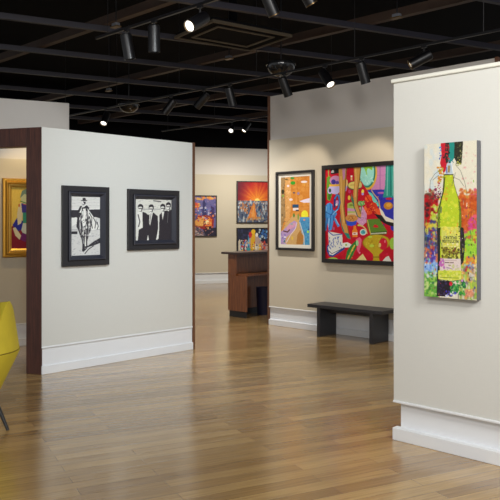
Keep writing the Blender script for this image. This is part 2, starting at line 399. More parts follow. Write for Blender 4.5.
def art_suits():
    a = Art(135.5, 171, 198, 199, 240, 239.5, 4, (214, 214, 206))
    K = (50, 46, 52); Wt = (226, 226, 220)
    for _ in range(40):
        x = rng.uniform(136, 170); y = rng.uniform(198, 212); a.line([(x, y), (x + rng.uniform(.5, 2.5), y)], .4, (150, 150, 152), .7)
    a.line([(153, 200), (160, 201)], 1.1, K, .7); a.line([(142, 208.5), (170, 208.5)], .9, (130, 130, 134), .6)
    # bodies as broad dark masses, pale shirts and faces
    a.poly([(142, 211), (145, 212), (148.6, 215), (149, 226), (148, 240), (137.6, 240), (138.6, 229), (142.4, 227)], K)
    a.poly([(136.6, 212), (142, 210), (142, 227), (138.6, 228), (137, 222)], Wt); a.line([(138, 214), (139.6, 221), (138.4, 226)], .9, K)
    a.poly([(147, 215), (150, 212.4), (153, 212), (157, 215.6), (157.6, 226), (156, 240), (146, 240), (147.6, 228)], K)
    a.poly([(149, 212), (152.2, 211.6), (149.4, 225), (148.6, 222)], Wt); a.line([(150.4, 213), (149.2, 222)], .5, K)
    a.poly([(158.6, 214.6), (161, 211.6), (165, 210), (171, 209), (171, 240), (156.8, 240), (158.4, 227)], K)
    a.poly([(161, 211.6), (163.6, 211), (162, 219), (161.4, 216)], Wt); a.line([(167.4, 212), (166.8, 222)], .4, (120, 120, 120))
    for hx, hy in ((140.2, 206.4), (150.6, 206.8), (162, 206.2), (167.8, 204.6)):
        a.poly([(hx - 1.9, hy), (hx + 1.9, hy), (hx + 1.8, hy + 3.4), (hx + .4, hy + 6), (hx - .9, hy + 5.6), (hx - 1.8, hy + 3)], Wt); a.poly([(hx - 2.4, hy + 1.8), (hx - 2.4, hy - 1.8), (hx - .6, hy - 3.2), (hx + 1.4, hy - 2.9), (hx + 2.6, hy - 1.4), (hx + 2.5, hy + 2.4), (hx + 1.7, hy + .6), (hx + .6, hy - .6), (hx - 1.6, hy - .1)], K)
        a.line([(hx - 1.5, hy + 1.5), (hx + 1.9, hy + 1.5)], .9, K); a.line([(hx - .8, hy + 4.2), (hx + .9, hy + 4.2)], .5, K); a.poly([(hx + .6, hy + 2.2), (hx + 1.9, hy + 2), (hx + 1.7, hy + 3.8), (hx + .6, hy + 5.6)], (110, 108, 110))
    a.poly([(157.4, 213), (158.6, 214.6), (158.4, 228), (157.8, 238), (155.4, 239.4), (157.4, 228)], Wt); a.poly([(146.4, 240), (147.4, 234), (148.4, 240)], Wt)
    a.line([(136.4, 200), (137, 240)], .8, Wt)
    return a.grain(5)
def art_abstract_figure():
    a = Art(8, 27, 189, 189.5, 249, 248.5, 4, (232, 202, 96), xw=54)
    for _ in range(70):
        x = rng.uniform(8, 54); y = rng.uniform(189, 224); a.line([(x, y), (x + .4, y + 3)], .5, (214, 178, 74), .5)
    a.poly([(8, 228), (14, 224), (54, 226), (54, 250), (8, 250)], (138, 26, 46))
    a.poly([(9.5, 226), (15, 219), (22, 222), (26, 228), (16, 232)], (42, 48, 160))
    a.poly([(10, 229), (13, 228), (20, 236), (18, 240), (13, 236)], (222, 214, 178))
    a.poly([(15, 216), (17, 206), (21, 204), (22, 214), (20, 224), (16, 226)], (224, 214, 180))
    a.poly([(20, 205), (31, 205), (32, 214), (21, 214)], (64, 56, 150)); a.poly([(22, 214), (33, 214), (34, 224), (22, 224)], (58, 150, 128))
    a.poly([(22, 224), (30, 225), (33, 235), (24, 236), (20, 231)], (206, 216, 206)); a.poly([(21, 233), (27, 235), (25, 242), (19, 240)], (112, 40, 110))
    a.ell(25, 200, 5.5, 6, (196, 204, 168)); a.poly([(18.5, 200), (21, 193), (27, 191), (32, 195), (31, 199), (24, 196)], (112, 140, 130))
    a.line([(19, 203), (26, 205)], 1.0, (90, 140, 80)); a.ell(17.6, 207, 1.1, 1.6, (206, 120, 70))
    a.poly([(32, 206), (40, 210), (42, 222), (34, 224)], (224, 214, 180)); a.poly([(33, 224), (46, 220), (50, 228), (38, 234)], (48, 54, 166)); a.line([(22, 206), (32, 207)], .6, (190, 40, 60)); a.poly([(30, 226), (38, 228), (36, 240), (29, 238)], (222, 214, 178))
    return a.grain(6)
def art_tram():
    a = Art(193, 214.5, 197, 197, 235, 235, 4, (104, 98, 150), xw=None)
    a.dabs(193, 197, 215, 214, [(92, 88, 150), (120, 110, 170), (80, 84, 140), (140, 120, 160)], 70, (.6, 1.6))
    a.dabs(193, 197, 215, 200, [(226, 170, 80), (232, 140, 60)], 24, (.5, 1.2))
    a.dabs(193, 204, 201, 209, [(226, 90, 50), (238, 180, 70), (210, 60, 50)], 20, (.5, 1.1))
    a.poly([(202.5, 216), (203, 203), (204, 199.5), (205.5, 203), (206.5, 216)], (58, 56, 104)); a.poly([(209, 218), (210, 206), (213, 208), (214, 218)], (66, 52, 100))
    a.dabs(200, 208, 210, 214, [(190, 190, 214), (90, 120, 180)], 18, (.4, .9))
    a.poly([(195, 224), (199, 216), (207, 215), (213, 218), (212, 228), (204, 229), (196, 226)], (150, 44, 40))
    a.poly([(196, 221), (200, 217.5), (204, 218), (203, 226), (197, 225)], (224, 160, 84)); a.poly([(205, 219), (211, 219), (211, 226), (205, 226)], (230, 120, 56))
    a.ell(207, 222, 1.6, 2.0, (244, 226, 170)); a.rect(205.5, 226, 210, 228, (40, 26, 40))
    a.poly([(193, 223), (205, 232), (212, 235), (193, 235)], (84, 78, 96)); a.poly([(203, 229), (214.5, 227), (214.5, 235), (206, 235)], (46, 42, 60))
    a.dabs(195, 216, 213, 228, [(236, 190, 110), (190, 50, 46), (70, 50, 90), (240, 150, 70)], 50, (.3, .8)); a.dabs(193, 208, 214, 220, [(130, 120, 180), (70, 66, 130), (200, 190, 210), (220, 130, 80)], 50, (.3, .8))
    for k in range(4): a.line([(193, 226 + 2.4 * k), (200 + 2 * k, 233 + k)], .6, (196, 176, 170))
    a.dabs(193, 226, 214, 235, [(150, 120, 130), (60, 56, 80), (190, 120, 90)], 40, (.3, .7))
    return a.grain(6)
def art_sunset():
    a = Art(237, 275, 183.5, 183.5, 221, 221, 4, (170, 26, 26))
    d = np.hypot((a.x - 257) * .9, (a.y - 201)) ; th = np.arctan2(a.y - 201, a.x - 257)
    ray = .5 + .5 * np.sin(th * 17 + np.sin(th * 5) * 2)
    f = np.clip(1 - d / 20 + .18 * (ray - .5), 0, 1)[..., None]
    dark = np.clip((250 - a.x) / 14 - (a.y - 190) * .02, 0, 1)[..., None]
    a.a = (1 - f) * np.array((176, 20, 28)) + f * np.array((250, 168, 52)); a.a = a.a * (1 - .75 * dark) + np.array((64, 20, 48)) * .75 * dark
    a.ell(257, 201, 2.6, 2.4, (255, 226, 120)); a.rect(237, 201, 276, 222, (86, 96, 118))
    a.dabs(237, 201, 275, 204, [(206, 206, 206), (150, 170, 190), (170, 130, 110)], 60, (.4, .9))
    for _ in range(70):
        x = rng.uniform(237, 275); y = rng.uniform(204, 216); h = rng.uniform(2, 6)
        a.rect(x, y, x + rng.uniform(.5, 1.4), y + h, [(46, 58, 86), (120, 146, 172), (180, 186, 190), (70, 90, 120), (150, 110, 90)][rng.integers(5)])
    a.dabs(237, 204, 250, 212, [(190, 120, 70), (110, 60, 40)], 22, (.5, 1.1))
    a.poly([(252.5, 203), (254, 203), (257, 218), (247, 218)], (214, 128, 60)); a.poly([(253, 206), (253.6, 206), (254.5, 216), (251, 216)], (244, 196, 110))
    for _ in range(60):
        x = rng.uniform(237, 275); y = rng.uniform(203, 219); a.line([(x, y), (x + rng.uniform(-1, 1), y + rng.uniform(.6, 2))], .6, [(210, 216, 220), (60, 76, 110), (150, 180, 200), (214, 150, 90)][rng.integers(4)], .8)
    a.poly([(252.5, 204), (254, 204), (257, 218), (247, 218)], (214, 128, 60), .6); a.rect(247, 216, 260, 219, (206, 132, 60), .7); a.dabs(238, 217, 275, 221, [(50, 56, 84), (120, 140, 160), (180, 160, 130)], 50, (.4, .9))
    return a.grain(6)
def art_towers():
    a = Art(237, 275, 230, 230, 260, 260, 4, (44, 46, 66))
    a.dabs(238, 231, 250, 240, [(56, 60, 92), (40, 44, 60)], 30, (.6, 1.4)); a.dabs(259, 231, 274, 240, [(120, 180, 220), (200, 220, 230), (60, 110, 180)], 40, (.5, 1.3))
    cs = [(200, 190, 170), (206, 70, 60), (60, 130, 200), (226, 180, 60), (160, 140, 150), (230, 226, 214), (70, 60, 80), (190, 110, 90)]
    a.poly([(239, 260), (240, 250), (246, 243), (250, 238), (257, 236), (262, 244), (275, 246), (275, 260)], (186, 160, 150)); a.dabs(240, 244, 275, 260, cs, 120, (.4, 1.2))
    for i in range(16):
        x = 238 + i * 2.3; h = 240 + 12 * abs(math.sin(i * 1.7)) * (.4 if 4 < i < 9 else .8)
        a.poly([(x, 260), (x, h + 2), (x + 1.1, h), (x + 2.2, h + 2), (x + 2.2, 260)], cs[(i * 3) % 8])
    a.poly([(250, 256), (250.5, 240), (252, 235), (253.5, 233.5), (255, 236), (255, 256)], (222, 172, 48)); a.ell(253, 233, 2.2, 2.4, (236, 190, 50))
    a.ell(250, 236, 1.6, 3, (196, 50, 60)); a.ell(256.5, 236, 1.4, 2, (234, 230, 220)); a.poly([(247, 248), (248, 236), (249.5, 248)], (70, 170, 220))
    a.dabs(239, 243, 275, 260, cs, 170, (.3, .9)); a.dabs(239, 245, 275, 260, [(240, 236, 226), (40, 40, 56)], 60, (.25, .6)); a.ell(248, 250, 2.2, 1.8, (70, 150, 160))
    a.dabs(240, 241, 246, 250, [(214, 60, 80), (230, 220, 210), (100, 140, 210)], 18, (.4, .9))
    return a.grain(6)
def art_beach():
    a = Art(281, 310.5, 178, 177, 243, 244, 4, (206, 130, 48))
    a.dabs(286, 178, 310, 217, [(212, 138, 56), (198, 122, 44), (216, 150, 70)], 120, (.6, 2))
    a.poly([(281, 177), (285.5, 177), (285, 196), (286, 214), (283, 226), (281, 232)], (160, 128, 84)); a.poly([(285.5, 178), (291, 178), (292, 205), (290, 218), (285, 226), (286, 212)], (214, 158, 92))
    a.dabs(281, 178, 286, 228, [(130, 104, 66), (188, 156, 110), (110, 90, 60)], 50, (.4, .9)); a.dabs(287, 180, 291, 222, [(228, 180, 120), (196, 140, 76)], 30, (.4, .9))
    a.line([(296.5, 178), (297, 206)], .5, (226, 160, 84)); a.line([(297, 208), (310, 208)], .4, (226, 160, 84))
    a.ell(283.2, 192, 1.4, 2.4, (60, 54, 30)); a.ell(283.4, 196, 1, 1, (120, 160, 60))
    a.ell(293, 179, 2.2, 1.1, (60, 150, 50)); a.ell(293.6, 183.6, 2.4, 1.8, (56, 156, 44)); a.ell(287, 180, 1.6, .8, (110, 90, 50))
    a.ell(304.7, 182.8, 3.2, 1.1, (236, 226, 228)); a.line([(305, 184), (305, 187)], .6, (226, 170, 60))
    a.ell(288.7, 186.4, 1.3, 1.1, (236, 220, 222)); a.ell(291.6, 199.7, 1.8, 1.2, (234, 216, 214))
    a.poly([(300, 201.5), (304, 200), (310.5, 198.5), (310.5, 203), (304, 202.8)], (228, 216, 232))
    a.ell(294.6, 193.2, 1.1, .8, (90, 80, 96)); a.ell(299, 193.8, 1.2, 1.4, (150, 130, 156))
    a.rect(293.2, 204.4, 299.4, 207.6, (40, 78, 112)); a.rect(293.6, 208, 299, 210.4, (232, 220, 216)); a.rect(296.5, 209.6, 299.5, 211, (70, 60, 70))
    a.poly([(281, 232), (286, 224), (294, 214), (301, 216), (302, 226), (305, 244), (281, 244)], (204, 164, 106))
    a.poly([(301, 216.8), (310.5, 216.8), (310.5, 244), (304.5, 244), (304.5, 236), (301, 227), (299.8, 221)], (78, 146, 190))
    a.dabs(302, 218, 310, 243, [(60, 124, 180), (96, 166, 200), (70, 150, 190)], 70, (.4, 1.1)); a.line([(300.5, 222), (304.6, 235), (305, 244)], .7, (226, 214, 200))
    a.ell(305.3, 214.8, 3.4, 4.6, (234, 226, 56)); a.rect(301.5, 216.9, 310, 219.5, (84, 150, 196)); a.rect(301, 216.9, 310, 217.3, (100, 160, 200))
    a.ell(305, 219.5, 1.0, .8, (230, 150, 90)); a.ell(308.6, 231, 1.1, 1.2, (170, 226, 60)); a.ell(309.4, 228.6, .7, .8, (40, 50, 110))
    a.poly([(284, 229), (290, 223), (295, 220), (298, 222), (297, 227), (292, 232), (287, 236), (284, 242), (281, 243), (281, 231)], (176, 146, 190))
    a.poly([(287, 226), (292, 223), (296, 222), (297, 225), (292, 228), (288, 230)], (206, 150, 176)); a.line([(284, 230), (288, 231), (290, 229)], 1.2, (92, 56, 50))
    a.line([(297.5, 222), (296, 228), (291, 234), (287, 241)], .6, (224, 212, 226)); a.ell(292.5, 223.5, 1.3, .7, (130, 170, 160)); a.dabs(281, 232, 287, 243, [(150, 130, 196), (190, 170, 214), (120, 110, 170)], 30, (.4, 1))
    a.poly([(297, 243), (298, 234), (301, 229), (304, 236), (304, 243)], (176, 122, 58)); a.ell(293, 237, 1.0, 1.8, (222, 186, 70))
    a.ell(294.6, 215, 1.0, 2.0, (90, 130, 60)); a.ell(299, 216.5, .9, 3, (130, 150, 70)); a.ell(285, 240, .9, 1.4, (90, 120, 130)); a.ell(285.4, 236, 1.4, .8, (226, 220, 228))
    return a.grain(6)
def art_still_life():
    a = Art(326, 392, 169, 164.2, 257.5, 262, 4, (190, 16, 40), xw=409)
    R = (190, 16, 40)
    a.dabs(326, 166, 408, 262, [(180, 12, 36), (200, 22, 46)], 120, (1, 3))
    # right hand scene: pink wall, curtain, blue floor
    a.poly([(375, 160), (410, 158), (410, 190), (372, 190)], (196, 132, 182)); a.rect(380, 164, 381, 190, (176, 116, 168)); a.line([(376, 175), (386, 174.4)], .5, (176, 116, 168))
    a.poly([(362, 189.5), (410, 188.5), (410, 234), (392, 231), (384, 222), (378, 205), (370, 195)], (48, 50, 168)); a.dabs(380, 190, 408, 228, [(40, 40, 150), (64, 70, 190)], 50, (.6, 1.4))
    a.ell(381.5, 192.5, 3.4, 1.1, (170, 90, 170))
    a.poly([(386, 160), (398, 160), (397, 186), (394, 197), (383, 197), (385, 186)], (46, 142, 132)); a.line([(387.6, 163), (387, 195)], .8, (120, 190, 180)); a.line([(390, 163), (390.4, 195)], .7, (20, 96, 90)); a.line([(392.6, 163), (392, 195)], .7, (110, 180, 170))
    a.ell(402, 176, 4, 9, (226, 190, 90)); a.ell(402, 176, 2.4, 6, (200, 70, 60))
    # mirror
    a.ell(368.5, 172, 9.2, 17.5, (222, 172, 62)); a.ell(368.3, 171.5, 7.9, 15.6, (38, 122, 104)); a.ell(367.9, 171, 7.0, 14.4, (156, 222, 210)); a.dabs(362, 175, 374, 184, [(190, 238, 226), (150, 216, 200)], 30, (.3, .8))
    a.poly([(363, 164), (374, 163), (373, 170), (370, 168), (368, 175), (366, 169)], (150, 208, 60)); a.ell(369.5, 171, 1.6, 3.2, (160, 224, 212))
    a.poly([(362.6, 181), (369, 191), (378, 206), (360, 206), (357, 190)], R)
    a.poly([(369, 191), (373, 193), (379, 203), (380, 206), (376.5, 205.5), (373, 199)], (96, 206, 190)); a.line([(372.5, 190), (375, 194), (379, 199), (380.4, 207)], .8, (214, 180, 80))
    # lobster
    O = (224, 74, 32); a.ell(369.5, 198, 3.6, 3.4, O); a.ell(374, 206, 3.8, 4.2, (212, 56, 28)); a.ell(378.5, 211.5, 3.2, 3.8, (230, 90, 44)); a.ell(369.5, 211, 4.2, 3.4, O); a.ell(366.5, 208, 1.6, 2.4, (236, 110, 60))
    a.line([(367, 195), (372, 203), (377, 214)], .6, (160, 20, 20)); a.line([(371, 207), (375, 214)], 1.2, (170, 16, 20)); a.dabs(366, 195, 380, 214, [(240, 130, 70), (180, 30, 20)], 34, (.3, .7))
    a.ell(388, 205.5, 4.2, 3.8, (192, 128, 42)); a.ell(388.5, 204.8, 2.4, 1.8, (220, 160, 64)); a.ell(388.6, 198.4, 3, 1.2, (180, 30, 60))
    a.poly([(379.5, 206.5), (383, 211), (385.5, 216), (393, 220), (393, 223), (386, 221), (382, 217)], (230, 224, 210)); a.poly([(375, 213.5), (382, 215), (386, 221), (394, 223), (394, 227), (386, 224.5), (380, 220)], (36, 32, 34))
    a.poly([(384, 223), (390, 226), (391, 234), (387, 231)], R)
    # carnation, lilac glove, cake
    a.poly([(357, 208), (364, 206), (368, 214), (367.5, 222), (363, 226), (357, 220), (355, 212)], (206, 150, 190)); a.dabs(358, 209, 367, 222, [(220, 170, 206), (186, 126, 176)], 26, (.4, .9))
    a.ell(362.5, 203, 3.2, 2.6, (112, 176, 96)); a.line([(363, 205), (362, 212)], 1, (80, 140, 70)); a.dabs(360, 200.5, 366, 204, [(180, 214, 140), (80, 140, 80)], 16, (.3, .6))
    a.poly([(349, 203), (353, 201.5), (357, 207), (358, 214), (349, 214.5)], (168, 186, 92)); a.poly([(349, 207.5), (358, 208.5), (358, 211), (349, 210.5)], (206, 150, 190)); a.poly([(349, 212.5), (358, 212), (358, 214.5), (349, 215)], (216, 190, 150))
    a.ell(352.6, 204.6, 2, 1.0, (120, 140, 50))
    # plate, shaker, lolly, candle
    a.ell(356, 185.2, 7.2, 4.3, (60, 100, 76)); a.ell(356, 184.8, 6.4, 3.7, (228, 208, 116)); a.line([(352, 184.6), (357, 184.2)], .6, (180, 140, 60))
    a.rect(352.2, 175, 353.8, 180, (232, 180, 130)); a.rect(352.2, 175, 353.8, 176.4, (244, 236, 226)); a.ell(350.6, 197.2, 1.3, 2.3, (236, 206, 76)); a.ell(351, 191, 1.4, 1.8, (206, 60, 110))
    a.poly([(347.5, 178), (349, 180), (349.4, 184), (348, 188), (347, 184)], (226, 190, 120)); a.poly([(346.4, 185), (348.8, 186), (347.6, 190.5), (346, 191)], (180, 160, 220))
    a.poly([(353, 193), (355.4, 200), (357.6, 208), (355, 205), (352.6, 199)], (60, 120, 96)); a.ell(364, 191.2, 1.3, 2.4, (240, 222, 90)); a.ell(364, 193.5, 1.2, 1.3, (170, 150, 214)); a.ell(361.6, 184.5, 1.6, 2.6, (206, 196, 120))
    # leaf, bell, tea cup
    a.line([(329.3, 168), (329.6, 177)], 1.0, (140, 172, 84)); a.poly([(327.6, 177), (331, 175.5), (332.4, 184), (333.4, 193), (331, 200.5), (328, 199), (327.4, 188)], (96, 150, 48)); a.poly([(330.6, 184), (333, 192), (331, 200), (329, 198)], (60, 110, 36))
    a.poly([(331, 166), (341, 165), (341, 172.5), (332, 174)], (34, 30, 32)); a.poly([(332, 172.5), (333, 169.5), (334.6, 169.4), (335.4, 172.2)], (176, 176, 176))
    a.ell(336.8, 180, 6.2, 4.8, (196, 136, 178)); a.ell(334.6, 181.4, 2.4, 2.6, (64, 52, 140)); a.ell(338.6, 182.2, 2, 1.8, (90, 70, 160)); a.poly([(330, 184), (342, 183.6), (342, 186), (330.4, 186.4)], (228, 176, 66))
    a.poly([(330, 186.2), (342, 185.6), (341.4, 191), (338, 194), (333, 193)], (192, 184, 228)); a.ell(330.9, 190, 2.5, 3.4, (186, 176, 226)); a.ell(330.9, 190, 1.3, 2, (40, 80, 44))
    # legs
    T = (204, 152, 74); D = (118, 84, 44)
    a.poly([(340, 166), (348.6, 165), (347.2, 188), (345.8, 205), (347.6, 222), (350, 233), (346, 233), (343.4, 224), (341.4, 208), (340.6, 190)], T)
    a.poly([(343.4, 166), (347, 165.5), (346.4, 177), (344.6, 180)], (192, 134, 174)); a.line([(348, 166), (346.6, 190), (345.4, 206), (347.4, 224)], .9, D); a.line([(342.4, 176), (342.8, 200), (345.4, 222)], 1.0, (226, 180, 104))
    a.poly([(341.4, 213), (343, 224), (346, 231), (350, 232.4), (352.4, 238.6), (349, 237.6), (344, 230), (341.4, 220)], (36, 132, 116)); a.poly([(343.6, 222), (349, 224), (350.4, 233), (346, 232)], T); a.line([(348, 222), (350.4, 233)], .7, D)
    a.poly([(355, 164), (363, 163.6), (361.4, 178), (359.6, 190), (358.8, 202), (362.8, 213), (362.2, 217), (359.6, 216), (356, 206), (354.6, 194), (356, 180)], T)
    a.line([(362.4, 164), (361, 178), (359, 190), (358.4, 202), (362, 213)], .8, D); a.line([(357, 166), (357.6, 180), (356.6, 196)], 1.0, (228, 184, 110)); a.line([(355, 205), (359, 216), (362, 217.6)], .8, (60, 100, 70))
    # blue glove with looped cuff
    B = (70, 142, 212); N = (22, 58, 132)
    a.line([(335, 212), (339.5, 208), (341, 202), (340, 195), (338, 194.6), (336, 198), (335.6, 206)], 2.0, N); a.line([(335, 212), (339.5, 208), (341, 202), (340, 195), (338, 194.6), (336, 198)], 1.1, B)
    a.ell(338.4, 202, 1.5, 2.4, (206, 150, 200)); a.ell(337.8, 204, 1.2, 1.2, (230, 220, 230))
    a.poly([(325.4, 206), (328, 203), (331, 202), (333.6, 204), (334, 209), (337, 211), (338.4, 213), (336, 217), (341.4, 225), (339, 226.5), (335, 219), (333, 229), (329.6, 230), (328.6, 222), (327, 230), (325, 229), (326.6, 218), (325, 213)], B)
    for p in ([(326, 211), (332, 214), (337, 212)], [(331, 203), (331.4, 209)], [(328.6, 217), (327, 228)], [(331.6, 217), (330.6, 228)], [(335, 215), (334.6, 220)], [(333.6, 205), (334, 211), (331, 216)]): a.line(p, .55, N)
    for p in ([(327.4, 206), (327, 210)], [(334, 213.6), (339, 209)], [(336.6, 217.6), (339.8, 224)], [(330, 218), (329.4, 226)]): a.line(p, .8, (150, 200, 240))
    # pie in a blue dish, orange bottle, watch
    a.poly([(347, 218), (358.4, 219), (357.6, 224), (353, 225.6), (348.6, 224.6)], (48, 78, 204)); a.ell(353, 217.6, 6.2, 3.6, (206, 144, 74))
    for i in range(26): a.ell(rng.uniform(348.4, 357.6), rng.uniform(215.4, 220), .32, .32, (116, 50, 26))
    a.poly([(355, 225), (357.4, 225), (357.6, 228), (359, 230.5), (358.8, 236.5), (354, 236.5), (353.6, 230.5), (355, 228)], (232, 132, 42)); a.rect(353.9, 232, 358.8, 234.4, (242, 222, 206)); a.rect(355, 232.6, 357.2, 233.6, (160, 40, 40))
    a.line([(361, 224.8), (364.4, 226), (367, 229), (368, 233)], 1.3, (214, 190, 120)); a.ell(364.4, 231.8, 3.2, 3.2, (214, 222, 214)); a.ell(364.4, 231.8, 2.2, 2.2, (80, 170, 180)); a.line([(364.4, 230), (364.4, 231.8), (365.6, 232.2)], .4, (30, 60, 70)); a.ell(360.4, 224.8, 1.6, .9, (190, 210, 90))
    # green book
    a.poly([(368, 219), (379.6, 218.4), (387, 231), (386.4, 234.4), (371.6, 235), (368.4, 226)], (92, 130, 44)); a.poly([(371.6, 232), (386.8, 231), (386.4, 234.4), (371.8, 235)], (56, 86, 34)); a.line([(372.4, 233.4), (385.8, 232.8)], 1.3, (224, 222, 200)); a.poly([(373.6, 226.6), (375.4, 224), (378.4, 225.2), (379, 227.4), (375.4, 227.2)], (196, 26, 40)); a.line([(368.6, 220), (371.6, 234)], .8, (206, 180, 90))
    for i in range(11): a.line([(373 + i * 1.15, 232.8), (373 + i * 1.15, 233.8)], .35, (70, 90, 50))
    # cake slice on its plate, egg
    a.poly([(327.8, 245), (330, 243), (346.5, 246), (346, 248.6), (334, 256), (330, 255), (327.6, 250)], (40, 70, 150)); a.poly([(328.6, 246), (331, 244), (345.4, 246.6), (334, 254.2), (330.4, 253.4)], (228, 228, 226)); a.line([(329.4, 249.6), (333, 252.6), (345, 247.4)], .6, (24, 34, 70))
    a.poly([(329, 230.4), (343.6, 233.4), (344.2, 246.4), (333.4, 251), (330, 247)], (222, 222, 214)); a.line([(329, 230.4), (334, 234.4), (343.8, 233.4)], .8, (40, 70, 170)); a.line([(335, 229), (335, 226.6)], .7, (120, 140, 190))
    for i in range(34):
        x = rng.uniform(330, 343); y = rng.uniform(235, 247.6); a.line([(x, y), (x + rng.uniform(-.8, .8), y + rng.uniform(.6, 1.6))], .6, (50, 84, 176))
    a.poly([(344, 242.4), (349, 241.6), (353, 244), (351, 246.6), (347, 247), (344, 246)], (230, 232, 224)); a.ell(347.6, 244.2, 1.1, 1.0, (150, 190, 70))
    # corn leaf, pink lips, goblet, apple
    a.poly([(346.6, 260), (348.6, 250), (353, 244), (357.6, 240), (358, 247), (354, 255), (351, 260)], (46, 120, 52)); a.line([(349.4, 258), (352.6, 251), (356, 245)], 1.4, (222, 190, 70)); a.dabs(349, 246, 356, 258, [(226, 196, 80), (70, 146, 60)], 16, (.4, .7))
    a.poly([(357, 239), (361, 236.6), (363, 239), (362.4, 245), (360, 252.6), (358, 249), (359, 244)], (226, 100, 134)); a.ell(358.6, 242.6, 1.3, 3, (160, 214, 150)); a.ell(361, 252.4, .8, 1.0, (226, 120, 160))
    Gd = (190, 164, 34); a.ell(377, 242.4, 13.2, 8.2, (156, 132, 24)); a.ell(377, 242, 12.2, 7.4, Gd); a.poly([(366, 246), (388, 246), (380, 254), (379, 257), (380.6, 262), (373, 262), (374.6, 257), (373.6, 254)], Gd); a.line([(374, 257), (380, 257)], 1, (136, 112, 20)); a.dabs(367, 238, 387, 248, [(206, 186, 60), (170, 144, 26)], 44, (.4, 1)); a.ell(371, 236.6, 2, 1.1, (180, 210, 70)); a.ell(372.6, 245.6, 2.2, 1.5, (186, 206, 70))
    a.ell(383.4, 244, 4.0, 6.0, (198, 24, 50)); a.ell(380.2, 245, 1.2, 2.2, (226, 200, 120)); a.line([(382, 238.4), (382.4, 236.8)], .6, (40, 90, 40)); a.ell(385, 241.4, .7, 1.4, (232, 120, 130))
    a.ell(392, 243.6, 2.8, 6, (156, 200, 70)); a.ell(333.6, 259, 6, 2.6, (168, 210, 84)); a.poly([(355, 262), (364, 253.4), (369, 262)], (228, 212, 140)); a.poly([(381, 263), (386, 257), (388.4, 256), (392, 264)], (228, 226, 214)); a.ell(386.8, 254.6, 1.2, 1.6, (206, 30, 60))
    a.ell(400, 252, 5, 6, (220, 150, 50)); a.ell(400, 215, 5, 5, (90, 180, 170))
    return a.grain(5)
